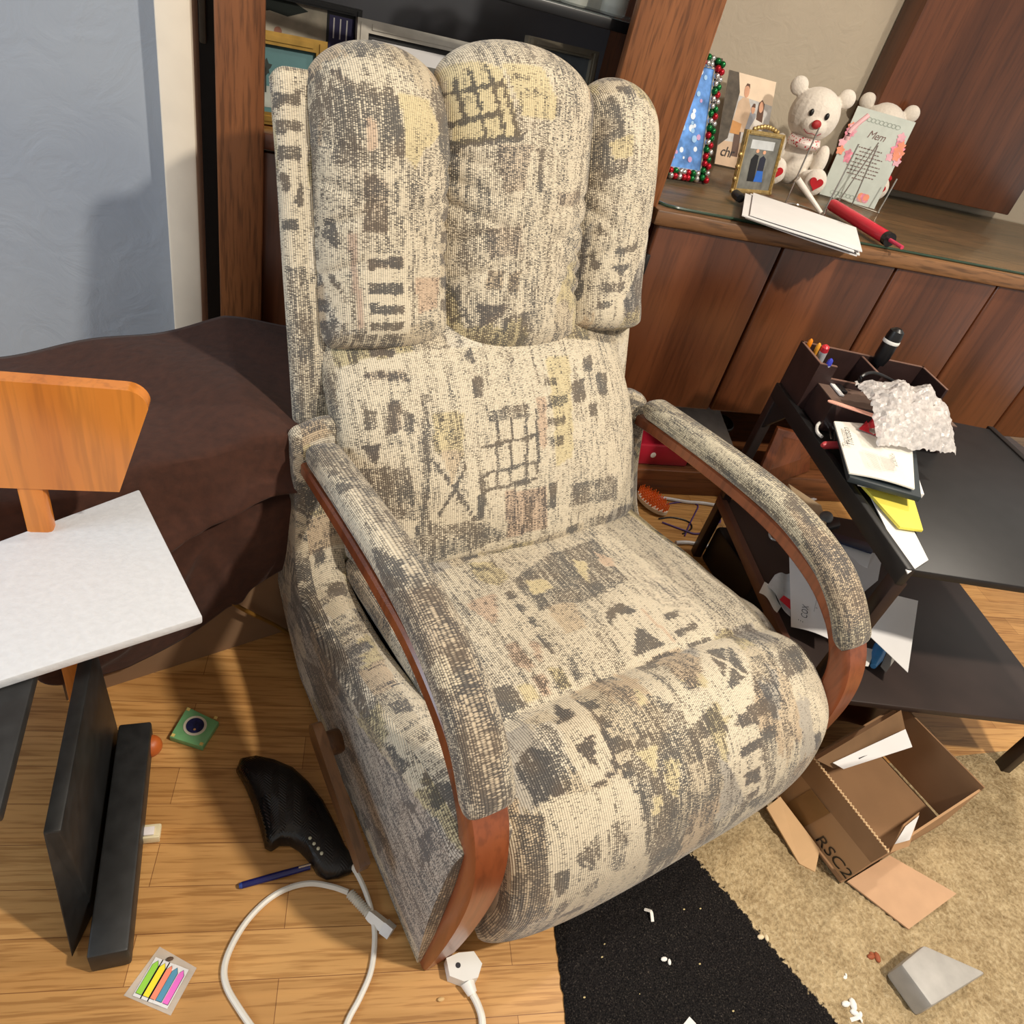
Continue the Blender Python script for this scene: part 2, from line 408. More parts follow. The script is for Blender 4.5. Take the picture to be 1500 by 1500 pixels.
def h2(i, j, k=0.): return np.modf(np.abs(np.sin(i*127.1+j*311.7+k*74.7)*43758.5453))[0]
PAL = np.array([S(*c) for c in ((212, 200, 176), (204, 190, 164), (196, 176, 148), (200, 186, 148), (180, 172, 158), (220, 210, 190))])
def pattern(u, v, seed, motifs, ex=None):
    n = len(u)
    jit = (h2(np.floor(u/.004), seed, 31)-.5)
    uu = u+.0025*np.sin(v*130+seed); vv2 = v+.022*jit+.010*np.sin(u*57+seed)
    c = np.floor(uu/.068+seed*.37); L = .055+.10*h2(c, seed, 1)
    r = np.floor(vv2/L+7*h2(c, seed, 2))
    pick = h2(c, r, seed+3)
    pi = np.select([pick < .36, pick < .56, pick < .69, pick < .80, pick < .9], [0, 1, 2, 3, 4], 5)
    col = PAL[pi.astype(int)].copy()
    dp = h2(c, r, seed+4)
    den = np.select([dp < .30, dp < .55, dp < .75, dp < .92], [.16, .30, .42, .52], .62)
    # thin sub-stripes
    c2 = np.floor(u/.017+seed*.7); r2 = np.floor(v/(.03+.08*h2(c2, seed, 8))+5*h2(c2, seed, 9))
    den = den+(h2(c2, r2, seed+5)-.5)*.40
    # scattered dark lozenges / ladders
    c3 = np.floor(u/.047+seed); r3 = np.floor(v/.036+seed)
    fu = u/.047+seed-c3; fv = v/.036+seed-r3
    on = (h2(c3, np.floor(r3/5), seed+6) < .08) & (np.abs(fu-.5) < .36) & (np.abs(fv-.5) < .27)
    den = np.where(on, .80, den)
    # big soft areas
    den = den+.10*np.sin(u*11+seed*1.3)*np.sin(v*9+seed)
    for mo in motifs:
        k = mo[0]
        if k == 'r': inside = (u > mo[1]) & (u < mo[3]) & (v > mo[2]) & (v < mo[4])
        elif k == 'p':
            inside = np.zeros(n, bool); P = mo[1]
            for (xa, ya), (xb, yb) in zip(P, P[1:]+P[:1]):
                if ya == yb: continue
                cr = ((ya > v) != (yb > v)) & (u < (xb-xa)*(v-ya)/(yb-ya)+xa); inside ^= cr
        elif k == 'l':
            inside = np.zeros(n, bool); P = mo[1]
            for (xa, ya), (xb, yb) in zip(P, P[1:]):
                dx, dy = xb-xa, yb-ya; t = np.clip(((u-xa)*dx+(v-ya)*dy)/(dx*dx+dy*dy), 0, 1)
                inside |= (u-xa-t*dx)**2+(v-ya-t*dy)**2 < mo[4]**2
        d, cc = mo[-2], mo[-1]
        if k == 'r': d, cc = mo[5], mo[6]
        elif k in 'pl': d, cc = mo[2], mo[3]
        if d is not None: den = np.where(inside, d, den)
        if cc is not None: col[inside] = S(*cc)
    c9 = np.floor(u/.0085+seed); r9 = np.floor(v/(.035+.07*h2(c9, seed, 18))+5*h2(c9, seed, 19))
    den = den+.12+(h2(c9, r9, seed+15)-.5)*.26+.05*np.sin(v*140+9*h2(c9, seed, 3))*h2(c9, r9, 5)
    den = np.maximum(den, .10)
    return col, np.clip(den, 0, .85)
def fabric(name, rings, uvs, parent, seed, motifs=(), close=True, caps=True):
    """rings of points (world) with (u,v) per point; u list has one extra entry when closed"""
    nr, n = len(rings), len(rings[0]); vs = [p for r in rings for p in r]; fs = []; fuv = []
    kk = n if close else n-1
    for i in range(nr-1):
        for k in range(kk):
            k2 = (k+1) % n
            fs.append((i*n+k, i*n+k2, (i+1)*n+k2, (i+1)*n+k))
            fuv += [uvs[i][k], uvs[i][k+1], uvs[i+1][k+1], uvs[i+1][k]]
    if caps and close:
        for i in (0, nr-1):
            f = tuple(i*n+k for k in range(n)); f = f[::-1] if i == 0 else f
            fs.append(f); fuv += [uvs[i][k % n] for k in (range(n-1, -1, -1) if i == 0 else range(n))]
    me = bpy.data.meshes.new(name); inv = ROOTM[parent.name].inverted()
    me.from_pydata([tuple(inv @ p) for p in vs], [], fs)
    ul = me.uv_layers.new(name='UVMap'); A = np.array(fuv, dtype=np.float32)
    ul.data.foreach_set('uv', A.ravel())
    col, den = pattern(A[:, 0].astype(float), A[:, 1].astype(float), seed, list(motifs))
    at = me.color_attributes.new('pat', 'FLOAT_COLOR', 'CORNER')
    at.data.foreach_set('color', np.concatenate([col, den[:, None]], 1).astype(np.float32).ravel())
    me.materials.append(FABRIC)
    me.polygons.foreach_set('use_smooth', [True]*len(me.polygons)); me.set_sharp_from_angle(angle=math.radians(70)); me.update()
    return link(name, me, parent)
def resample(pts, step):
    d = [0.]
    for a, b in zip(pts, pts[1:]): d.append(d[-1]+(Vector(b)-Vector(a)).length)
    m = max(2, int(d[-1]/step)); out = []; j = 0
    for i in range(m+1):
        s = d[-1]*i/m
        while j < len(d)-2 and d[j+1] < s: j += 1
        f = (s-d[j])/max(1e-9, d[j+1]-d[j]); out.append(Vector(pts[j]).lerp(Vector(pts[j+1]), min(1, f)))
    return out, d[-1]
def cushion(name, spine, s0, s1, thick, seed, parent, motifs=(), step=.005, p=2.6, endround=(.04, .04), crown=.01, wr=None, edge_drop=None, cfn=None, wmin=.8):
    """spine: (t,z) points of the FRONT surface; the front lies to the left of travel when seen from -s.
    section = superellipse between s0..s1, 'thick' deep; ends rounded over endround."""
    pts, Ltot = resample(catmull([(0, a, b) for a, b in spine], 8), step)
    rings = []; uvs = []; m = len(pts)
    W = s1-s0; nx = max(10, int(W/step)); nb = 14
    for i, q in enumerate(pts):
        d = (pts[min(i+1, m-1)]-pts[max(i-1, 0)]); d.normalize()
        nt_, nz_ = d.z, -d.y                     # front normal
        if crossflip: nt_, nz_ = -nt_, -nz_
        v = Ltot*i/(m-1)
        # end rounding factor
        e = 1.0
        if endround[0] and v < endround[0]: e = math.sqrt(max(0., 1-(1-v/endround[0])**2))
        if endround[1] and Ltot-v < endround[1]: e = min(e, math.sqrt(max(0., 1-(1-(Ltot-v)/endround[1])**2)))
        e = max(e, .04)
        er = .35+.65*e                            # width shrinks less than depth
        ring = []; uu = []
        c = (s0+s1)/2+(cfn(v/Ltot) if cfn else 0); hw = W/2*(wmin+(1-wmin)*e)
        hd = thick/2*e
        for k in range(nx+1):                     # front side
            a = -1+2*k/nx
            x = math.sin(a*PI/2)*.35+a*.65
            prof = (1-abs(x)**p)**(1/p)
            off = -thick/2+hd*prof+crown*(1-x*x)*e
            if wr: off += wr(x, v/Ltot, v)*e
            if edge_drop: off -= edge_drop*abs(x)**3
            ring.append((c+hw*x, off)); uu.append((c+hw*x-SC, v))
        for k in range(1, nb):                    # back side
            a = 1-2*k/nb; x = math.sin(a*PI/2)
            prof = (1-abs(x)**p)**(1/p)
            off = -thick/2-hd*prof
            if edge_drop: off -= edge_drop*abs(x)**3*0
            ring.append((c+hw*x, off)); uu.append((c+hw*x-SC, v+.3))
        arc = [0.]
        for (xa, oa), (xb, ob_) in zip(ring, ring[1:]): arc.append(arc[-1]+math.hypot(xb-xa, ob_-oa))
        mid = arc[nx//2]; uu = [((s0+s1)/2-SC+a_-mid, w_[1]) for a_, w_ in zip(arc, uu)]
        uu.append((uu[-1][0]+.005, v+.3))
        rings.append([CP(s, q.y+nt_*o, q.z+nz_*o) for s, o in ring]); uvs.append(uu)
    return fabric(name, rings, uvs, parent, seed, motifs)
crossflip = False

CH = (58, 58, 62); BR = (84, 66, 58)
M_SEAT = []; M_BACK = []; M_LOBL = []; M_LOBC = []; M_LOBR = []; M_SHELL = []; M_PADL = []; M_PADR = []; M_SIDE = []; M_STRIP = []
#MOTIFS#
M_SEAT = [('p',[(-0.196,0.152),(0.318,0.095),(0.365,0.471),(0.063,0.457),(-0.108,0.478),(-0.259,0.505),(-0.262,0.401)],0.24,(216,204,180)),('p',[(-0.081,0.223),(0.021,0.182),(0.153,0.164),(0.132,0.299),(0.018,0.32),(-0.079,0.311)],0.55,None),('p',[(-0.06,0.232),(-0.019,0.242),(-0.022,0.269),(-0.069,0.272)],0.1,(210,195,156)),('p',[(0.067,0.21),(0.092,0.221),(0.055,0.277),(0.055,0.238)],0.1,(210,195,156)),('p',[(0.126,0.199),(0.151,0.23),(0.138,0.254),(0.115,0.246)],0.1,(204,180,155)),('p',[(-0.13,0.147),(-0.085,0.157),(-0.078,0.213),(-0.113,0.227),(-0.138,0.198)],0.3,(210,195,156)),('p',[(-0.129,0.164),(-0.109,0.159),(-0.1,0.174),(-0.12,0.179)],0.6,None),('p',[(-0.192,0.246),(-0.128,0.242),(-0.155,0.3),(-0.172,0.31),(-0.183,0.279)],0.15,(204,180,155)),('p',[(-0.114,0.248),(-0.098,0.246),(-0.099,0.267),(-0.116,0.27)],0.7,None),('p',[(-0.112,0.284),(-0.097,0.283),(-0.099,0.304),(-0.115,0.307)],0.7,None),('p',[(-0.109,0.318),(-0.096,0.319),(-0.102,0.344),(-0.116,0.345)],0.7,None),('p',[(-0.18,0.357),(-0.158,0.358),(-0.155,0.416),(-0.171,0.421),(-0.183,0.404)],0.35,(204,180,155)),('p',[(-0.136,0.365),(-0.122,0.375),(-0.142,0.415),(-0.148,0.405)],0.35,(204,180,155)),('p',[(-0.118,0.359),(-0.108,0.39),(-0.12,0.413)],0.65,None),('p',[(-0.063,0.308),(-0.006,0.311),(-0.027,0.38),(-0.071,0.38)],0.2,(204,186,158)),('p',[(-0.173,0.43),(-0.154,0.435),(-0.156,0.468),(-0.172,0.469)],0.45,(204,180,155)),('p',[(-0.141,0.429),(-0.12,0.432),(-0.122,0.467),(-0.142,0.466)],0.4,(210,195,156)),('p',[(-0.111,0.43),(-0.09,0.427),(-0.088,0.461),(-0.108,0.465)],0.6,(216,204,180)),('p',[(-0.254,0.43),(-0.212,0.427),(-0.205,0.473),(-0.25,0.476)],0.68,None),('p',[(-0.203,0.435),(-0.179,0.441),(-0.179,0.465),(-0.206,0.47)],0.15,(210,195,156)),('p',[(0.066,0.318),(0.144,0.364),(0.119,0.467),(0.011,0.466),(-0.004,0.388)],0.1,(216,204,180)),('p',[(0.032,0.358),(0.071,0.345),(0.092,0.378),(0.067,0.377),(0.051,0.369),(0.014,0.388)],0.9,None),('p',[(0.062,0.405),(0.089,0.458),(0.013,0.46)],0.85,None),('p',[(0.131,0.379),(0.226,0.409),(0.189,0.489),(0.109,0.484)],0.12,(216,204,180)),('p',[(0.133,0.398),(0.171,0.396),(0.158,0.414),(0.128,0.415)],0.8,None),('p',[(0.124,0.437),(0.183,0.434),(0.174,0.448),(0.12,0.452)],0.85,None),('p',[(0.129,0.467),(0.188,0.468),(0.182,0.478),(0.13,0.483)],0.8,None),('p',[(0.031,0.471),(0.088,0.468),(0.101,0.478),(0.025,0.49)],0.85,None),('l',[(0.101,0.374),(0.109,0.455)],0.05,(204,180,155),0.003),('p',[(0.147,0.477),(0.23,0.487),(0.174,0.59),(0.144,0.627),(0.078,0.617),(0.087,0.549)],0.08,(216,204,180)),('p',[(0.139,0.502),(0.193,0.508),(0.169,0.578),(0.118,0.583)],0.88,None),('l',[(0.135,0.511),(0.166,0.577)],0.08,(216,204,180),0.003),('l',[(0.187,0.511),(0.115,0.579)],0.08,(216,204,180),0.003),('p',[(0.201,0.547),(0.263,0.551),(0.218,0.607),(0.178,0.588)],0.5,None),('p',[(0.268,0.557),(0.343,0.554),(0.319,0.604),(0.25,0.601)],0.66,None),('p',[(0.286,0.61),(0.349,0.617),(0.358,0.698),(0.331,0.758),(0.282,0.704),(0.285,0.635)],0.1,(216,204,180)),('p',[(0.284,0.715),(0.307,0.718),(0.349,0.784),(0.309,0.763)],0.75,None),('p',[(0.243,0.575),(0.255,0.61),(0.232,0.685),(0.209,0.747),(0.188,0.67)],0.3,(204,186,158)),('p',[(0.07,0.63),(0.117,0.612),(0.142,0.644),(0.142,0.702),(0.163,0.777),(0.114,0.775),(0.059,0.687)],0.1,(216,204,180)),('p',[(0.108,0.624),(0.154,0.617),(0.143,0.647),(0.089,0.637)],0.75,(204,188,164)),('p',[(0.092,0.666),(0.138,0.666),(0.138,0.684),(0.089,0.684)],0.88,(204,188,164)),('p',[(0.095,0.713),(0.134,0.715),(0.14,0.742),(0.102,0.738)],0.88,(204,188,164)),('p',[(0.114,0.757),(0.138,0.755),(0.142,0.772),(0.112,0.77)],0.8,(204,188,164)),('p',[(0.026,0.59),(0.06,0.588),(0.078,0.636),(-0.003,0.633),(0.005,0.607)],0.6,None),('p',[(0.02,0.556),(0.077,0.567),(0.097,0.587),(0.005,0.613)],0.12,(216,204,180)),('p',[(-0.108,0.507),(-0.045,0.513),(-0.042,0.555),(-0.015,0.595),(-0.11,0.595),(-0.122,0.563)],0.42,None),('p',[(-0.177,0.478),(-0.133,0.48),(-0.139,0.54),(-0.139,0.61),(-0.156,0.625),(-0.196,0.627),(-0.205,0.581)],0.06,(216,204,180)),('p',[(-0.168,0.49),(-0.155,0.535),(-0.191,0.531)],0.92,(204,188,164)),('p',[(-0.19,0.574),(-0.153,0.567),(-0.173,0.612)],0.92,(204,188,164)),('p',[(-0.132,0.478),(-0.131,0.499),(-0.132,0.597),(-0.139,0.625),(-0.189,0.637),(-0.188,0.63),(-0.147,0.622),(-0.14,0.59)],0.85,(204,188,164)),('p',[(-0.282,0.563),(-0.25,0.545),(-0.221,0.569),(-0.211,0.62),(-0.258,0.622),(-0.276,0.625)],0.68,None),('p',[(-0.283,0.632),(-0.252,0.619),(-0.205,0.631),(-0.133,0.642),(-0.119,0.668),(-0.108,0.78),(-0.142,0.792),(-0.137,0.824),(-0.255,0.85),(-0.268,0.744),(-0.277,0.672)],0.1,(216,204,180)),('p',[(-0.264,0.727),(-0.241,0.726),(-0.243,0.757),(-0.251,0.78),(-0.261,0.771)],0.75,None),('p',[(-0.253,0.797),(-0.238,0.787),(-0.231,0.823),(-0.244,0.845)],0.6,None),('p',[(-0.236,0.716),(-0.196,0.693),(-0.192,0.713),(-0.203,0.748),(-0.224,0.733)],0.45,None),('p',[(-0.224,0.782),(-0.191,0.77),(-0.188,0.789),(-0.209,0.807)],0.4,None),('p',[(-0.181,0.691),(-0.153,0.688),(-0.149,0.708),(-0.142,0.778),(-0.175,0.767)],0.4,None),('p',[(-0.114,0.601),(-0.054,0.597),(-0.017,0.598),(-0.014,0.631),(-0.008,0.778),(-0.106,0.773),(-0.118,0.693)],0.55,None),('p',[(-0.1,0.614),(-0.059,0.612),(-0.082,0.652)],0.12,(210,195,156)),('p',[(-0.06,0.635),(-0.032,0.644),(-0.053,0.696),(-0.068,0.67)],0.3,(210,195,156)),('p',[(-0.098,0.68),(-0.077,0.679),(-0.085,0.703),(-0.1,0.703)],0.1,(210,195,156)),('p',[(-0.042,0.527),(-0.036,0.536),(-0.042,0.558),(-0.059,0.558)],0.1,(210,195,156)),('p',[(-0.309,0.621),(-0.269,0.637),(-0.276,0.716),(-0.259,0.82),(-0.3,0.849),(-0.323,0.743)],0.5,(204,186,158))]
M_BACK = [('p',[(-0.323,0.409),(0.326,0.427),(0.321,0.243),(0.293,0.07),(-0.185,0.034),(-0.284,0.132),(-0.354,0.224)],0.2,(216,204,180)),('p',[(-0.189,0.339),(-0.177,0.337),(-0.204,0.111),(-0.22,0.113)],0.55,None),('p',[(-0.175,0.306),(-0.116,0.3),(-0.128,0.224),(-0.181,0.237)],0.28,(210,195,156)),('p',[(-0.191,0.231),(-0.1,0.22),(-0.109,0.111),(-0.204,0.118)],0.12,(216,204,180)),('l',[(-0.188,0.227),(-0.116,0.112)],0.9,None,0.003),('l',[(-0.127,0.205),(-0.184,0.128)],0.85,None,0.003),('p',[(-0.171,0.24),(-0.125,0.234),(-0.157,0.179)],0.25,(204,186,158)),('p',[(-0.084,0.285),(0.032,0.287),(0.027,0.16),(-0.098,0.158)],0.1,(216,204,180)),('l',[(-0.052,0.284),(-0.065,0.164)],0.75,None,0.003),('l',[(-0.021,0.286),(-0.036,0.165)],0.75,None,0.003),('l',[(0.011,0.288),(-0.001,0.168)],0.75,None,0.003),('l',[(0.035,0.292),(0.026,0.174)],0.75,None,0.003),('l',[(-0.091,0.235),(0.026,0.245)],0.75,None,0.003),('l',[(-0.087,0.188),(0.026,0.197)],0.75,None,0.003),('l',[(-0.096,0.161),(0.024,0.164)],0.75,None,0.003),('p',[(-0.064,0.3),(0.025,0.304),(0.02,0.28),(-0.067,0.276)],0.55,None),('p',[(-0.096,0.204),(-0.091,0.157),(-0.098,0.106),(-0.113,0.109),(-0.105,0.158)],0.9,None),('p',[(0.041,0.315),(0.065,0.314),(0.048,0.22),(0.031,0.222)],0.2,(204,180,155)),('p',[(0.084,0.386),(0.141,0.392),(0.111,0.196),(0.066,0.181)],0.15,(210,195,156)),('p',[(0.069,0.347),(0.101,0.351),(0.097,0.332),(0.065,0.333)],0.55,None),('p',[(0.07,0.312),(0.115,0.315),(0.118,0.297),(0.065,0.294)],0.55,None),('p',[(0.06,0.272),(0.107,0.277),(0.106,0.258),(0.057,0.256)],0.6,None),('p',[(0.054,0.236),(0.093,0.238),(0.096,0.222),(0.064,0.218)],0.6,None),('p',[(0.136,0.34),(0.169,0.342),(0.163,0.3),(0.133,0.299)],0.88,None),('p',[(0.174,0.384),(0.205,0.388),(0.198,0.358),(0.173,0.356)],0.7,None),('p',[(0.204,0.351),(0.239,0.355),(0.23,0.311),(0.203,0.31)],0.8,None),('p',[(0.171,0.294),(0.196,0.295),(0.192,0.268),(0.17,0.268)],0.75,None),('p',[(-0.088,0.361),(-0.066,0.361),(-0.075,0.323),(-0.091,0.323)],0.85,None),('p',[(-0.087,0.41),(-0.072,0.413),(-0.077,0.386),(-0.094,0.387)],0.65,None),('p',[(-0.259,0.429),(-0.217,0.425),(-0.221,0.41),(-0.262,0.417)],0.8,(204,188,164)),('p',[(-0.277,0.416),(-0.203,0.404),(-0.211,0.384),(-0.316,0.379)],0.05,(216,204,180)),('p',[(-0.279,0.391),(-0.211,0.383),(-0.203,0.364),(-0.282,0.379)],0.6,(204,188,164)),('p',[(-0.248,0.335),(-0.225,0.332),(-0.234,0.282),(-0.259,0.278)],0.6,(204,188,164)),('p',[(-0.292,0.326),(-0.27,0.322),(-0.275,0.291),(-0.295,0.29)],0.6,None),('p',[(-0.225,0.312),(-0.206,0.31),(-0.213,0.273),(-0.231,0.278)],0.6,None),('p',[(-0.305,0.264),(-0.273,0.262),(-0.284,0.227),(-0.294,0.24)],0.8,(204,188,164)),('p',[(-0.345,0.23),(-0.228,0.217),(-0.225,0.121),(-0.283,0.135),(-0.326,0.204)],0.55,None),('p',[(-0.229,0.114),(-0.098,0.104),(-0.036,0.063),(-0.213,0.039)],0.5,None),('p',[(-0.048,0.151),(0.045,0.149),(0.048,0.067),(-0.047,0.064)],0.4,(204,180,155)),('p',[(0.054,0.152),(0.069,0.154),(0.069,0.103),(0.054,0.101)],0.7,None),('p',[(0.104,0.145),(0.24,0.143),(0.242,0.089),(0.107,0.1)],0.5,None)]
M_LOBL = [('p',[(-0.313,0.443),(-0.188,0.432),(-0.12,0.3),(-0.128,0.062),(-0.31,0.049),(-0.366,0.231)],0.28,(216,204,180)),('p',[(-0.335,0.412),(-0.223,0.4),(-0.228,0.295),(-0.324,0.293),(-0.347,0.376)],0.5,None),('p',[(-0.267,0.361),(-0.251,0.355),(-0.254,0.319),(-0.268,0.315)],0.15,(204,180,155)),('p',[(-0.223,0.398),(-0.215,0.391),(-0.21,0.314),(-0.223,0.309),(-0.231,0.35)],0.75,None),('p',[(-0.214,0.395),(-0.157,0.395),(-0.136,0.353),(-0.177,0.321),(-0.191,0.295),(-0.208,0.314)],0.1,(210,195,156)),('p',[(-0.321,0.46),(-0.224,0.438),(-0.232,0.406),(-0.303,0.417)],0.15,(216,204,180)),('p',[(-0.313,0.439),(-0.296,0.432),(-0.286,0.406),(-0.299,0.41)],0.7,(204,188,164)),('p',[(-0.272,0.288),(-0.236,0.274),(-0.235,0.203),(-0.272,0.201)],0.6,(204,188,164)),('p',[(-0.272,0.168),(-0.203,0.171),(-0.199,0.041),(-0.274,0.043)],0.06,(216,204,180)),('p',[(-0.268,0.161),(-0.21,0.165),(-0.21,0.146),(-0.269,0.145)],0.8,(204,188,164)),('p',[(-0.271,0.126),(-0.208,0.127),(-0.208,0.105),(-0.271,0.108)],0.85,None),('p',[(-0.269,0.091),(-0.209,0.09),(-0.209,0.074),(-0.269,0.075)],0.75,None),('p',[(-0.268,0.061),(-0.21,0.062),(-0.214,0.049),(-0.266,0.049)],0.7,None),('p',[(-0.355,0.181),(-0.299,0.167),(-0.297,0.055),(-0.321,0.065),(-0.355,0.134)],0.12,(216,204,180)),('p',[(-0.299,0.198),(-0.287,0.199),(-0.277,0.049),(-0.288,0.054)],0.12,(190,168,148)),('p',[(-0.337,0.216),(-0.326,0.217),(-0.309,0.179),(-0.322,0.176),(-0.35,0.193)],0.7,None),('p',[(-0.341,0.134),(-0.323,0.136),(-0.31,0.107),(-0.326,0.117)],0.75,None),('p',[(-0.186,0.132),(-0.126,0.135),(-0.138,0.085),(-0.185,0.074)],0.3,(204,180,155))]
M_LOBC = [('p',[(-0.128,0.581),(0.154,0.514),(0.19,0.255),(0.104,0.113),(-0.088,0.063),(-0.115,0.157)],0.3,(216,204,180)),('p',[(-0.142,0.518),(-0.037,0.473),(-0.003,0.378),(-0.115,0.356)],0.1,(210,195,156)),('l',[(-0.093,0.478),(-0.062,0.374)],0.8,None,0.0035),('l',[(-0.062,0.476),(-0.031,0.38)],0.8,None,0.0035),('l',[(-0.037,0.453),(-0.004,0.373)],0.75,None,0.0035),('l',[(-0.115,0.457),(-0.097,0.389)],0.8,None,0.0045),('l',[(-0.139,0.43),(-0.041,0.45)],0.8,None,0.0035),('l',[(-0.124,0.385),(-0.047,0.407)],0.8,None,0.0045),('l',[(-0.118,0.358),(-0.004,0.376)],0.8,None,0.005),('p',[(-0.129,0.58),(-0.126,0.575),(-0.127,0.581),(-0.127,0.582)],0.75,None),('p',[(-0.037,0.481),(0.037,0.483),(0.067,0.439),(0.065,0.411),(0.001,0.407)],0.1,(210,195,156)),('p',[(-0.019,0.467),(0.013,0.469),(0.015,0.459),(-0.015,0.456)],0.4,None),('p',[(-0.0,0.448),(0.027,0.45),(0.035,0.44),(0.004,0.434)],0.45,None),('p',[(-0.121,0.35),(-0.105,0.356),(-0.107,0.299),(-0.118,0.292)],0.85,None),('p',[(-0.043,0.361),(0.023,0.369),(0.01,0.299),(-0.026,0.29)],0.42,(204,188,164)),('p',[(0.032,0.362),(0.046,0.363),(0.049,0.295),(0.033,0.294)],0.65,None),('p',[(0.081,0.298),(0.153,0.305),(0.166,0.281),(0.089,0.278)],0.5,(204,188,164)),('p',[(-0.054,0.231),(0.013,0.241),(0.017,0.196),(-0.045,0.184)],0.5,(204,188,164)),('p',[(-0.046,0.163),(-0.016,0.164),(-0.019,0.133),(-0.05,0.132)],0.5,(204,186,158)),('p',[(-0.01,0.161),(0.016,0.165),(0.013,0.13),(-0.009,0.13)],0.5,(204,186,158)),('p',[(-0.065,0.104),(-0.004,0.108),(-0.018,0.086),(-0.058,0.066)],0.75,(204,188,164)),('l',[(-0.111,0.13),(-0.073,0.066)],0.8,None,0.003),('l',[(-0.093,0.087),(-0.11,0.077)],0.8,None,0.003),('p',[(-0.098,0.234),(-0.054,0.243),(-0.047,0.172),(-0.099,0.164)],0.45,None)]
M_LOBR = [('p',[(0.208,0.451),(0.31,0.435),(0.37,0.26),(0.29,0.091),(0.185,0.068),(0.201,0.251)],0.25,(216,204,180)),('p',[(0.2,0.443),(0.229,0.44),(0.254,0.312),(0.202,0.294)],0.6,None),('p',[(0.214,0.36),(0.261,0.376),(0.263,0.338),(0.224,0.329)],0.2,(210,195,156)),('p',[(0.252,0.177),(0.3,0.187),(0.299,0.173),(0.253,0.165)],0.7,None),('p',[(0.244,0.144),(0.292,0.148),(0.263,0.125)],0.85,None),('p',[(0.232,0.109),(0.278,0.114),(0.275,0.095),(0.232,0.093)],0.7,None),('p',[(0.22,0.076),(0.254,0.076),(0.245,0.061),(0.215,0.063)],0.65,None),('p',[(0.206,0.227),(0.226,0.199),(0.213,0.195)],0.8,None),('p',[(0.2,0.168),(0.221,0.143),(0.206,0.132)],0.8,None),('p',[(0.187,0.117),(0.193,0.094),(0.183,0.077),(0.171,0.088)],0.8,None)]
M_SHELL = [('p',[(-0.006,0.546),(0.045,0.541),(0.028,0.171),(-0.024,0.169)],0.12,(216,204,180)),('p',[(-0.008,0.513),(0.034,0.516),(0.031,0.498),(-0.011,0.494)],0.75,None),('p',[(-0.008,0.477),(0.034,0.479),(0.03,0.464),(-0.011,0.457)],0.75,None),('p',[(-0.013,0.44),(0.028,0.441),(0.027,0.423),(-0.01,0.421)],0.7,None),('p',[(-0.009,0.401),(0.004,0.404),(0.011,0.382),(-0.003,0.375)],0.85,None),('p',[(0.029,0.399),(0.03,0.352),(0.013,0.366)],0.8,None),('p',[(-0.011,0.338),(0.017,0.34),(0.019,0.324),(-0.012,0.322)],0.8,None),('p',[(-0.012,0.267),(0.028,0.269),(0.037,0.013),(-0.016,0.013)],0.45,None)]
M_PADL = [('r',-0.2,-0.1,0.2,1.2,0.4,(196,184,162)),('p',[(0.049,0.053),(0.001,0.094),(0.001,0.345),(0.048,0.336)],0.2,(216,204,180)),('p',[(0.023,0.091),(0.005,0.098),(0.008,0.113),(0.027,0.105)],0.75,None),('p',[(0.022,0.13),(0.003,0.139),(0.006,0.162),(0.027,0.153)],0.7,None),('p',[(0.029,0.284),(0.004,0.331),(0.011,0.377),(0.055,0.353),(0.042,0.311)],0.7,None),('p',[(0.052,0.368),(-0.013,0.388),(-0.011,0.598),(-0.001,0.653),(0.029,0.645),(0.03,0.546)],0.5,(186,170,146)),('p',[(0.049,0.486),(0.01,0.48),(0.002,0.518),(0.02,0.526)],0.36,(200,186,160))]
M_PADR = [('r',-0.2,-0.1,0.2,1.2,0.44,(188,176,150)),('p',[(-0.047,0.026),(-0.001,0.095),(0.0,0.376),(-0.045,0.48),(-0.063,0.402),(-0.06,0.142)],0.3,(205,195,170)),('p',[(-0.022,0.402),(0.011,0.503),(0.011,0.617),(-0.035,0.64),(-0.058,0.542)],0.45,(186,168,142)),('p',[(-0.042,0.176),(-0.051,0.392),(-0.058,0.542),(-0.063,0.533),(-0.063,0.328)],0.62,None)]
M_SIDE = [('p',[(0.2,0.316),(0.186,0.467),(0.334,0.832),(0.346,0.891),(0.05,0.891),(0.066,0.403)],0.38,(196,186,172)),('p',[(0.265,0.816),(0.313,0.83),(0.284,0.854),(0.231,0.843)],0.8,None),('p',[(0.271,0.762),(0.31,0.792),(0.281,0.788)],0.8,None),('p',[(0.12,0.548),(0.175,0.613),(0.137,0.605)],0.75,None),('p',[(0.102,0.696),(0.142,0.751),(0.048,0.729)],0.7,None),('p',[(0.063,0.644),(0.093,0.697),(0.032,0.675)],0.7,None),('p',[(0.093,0.324),(0.182,0.433),(0.161,0.507),(0.074,0.442)],0.6,(204,188,164)),('p',[(0.291,0.666),(0.323,0.74),(0.293,0.75)],0.6,None)]
M_STRIP = [('p',[(0.291,-0.0),(0.311,0.061),(0.772,0.02),(0.854,0.008),(0.732,0.247),(0.389,0.292)],0.14,(216,204,180)),('p',[(0.314,0.018),(0.32,0.056),(0.35,0.045),(0.34,0.017)],0.65,None),('p',[(0.616,0.008),(0.633,0.034),(0.664,0.03),(0.641,0.007)],0.6,None),('p',[(0.633,0.255),(0.676,0.211),(0.755,0.234),(0.738,0.263)],0.5,(204,188,164))]
#ENDMOTIFS#

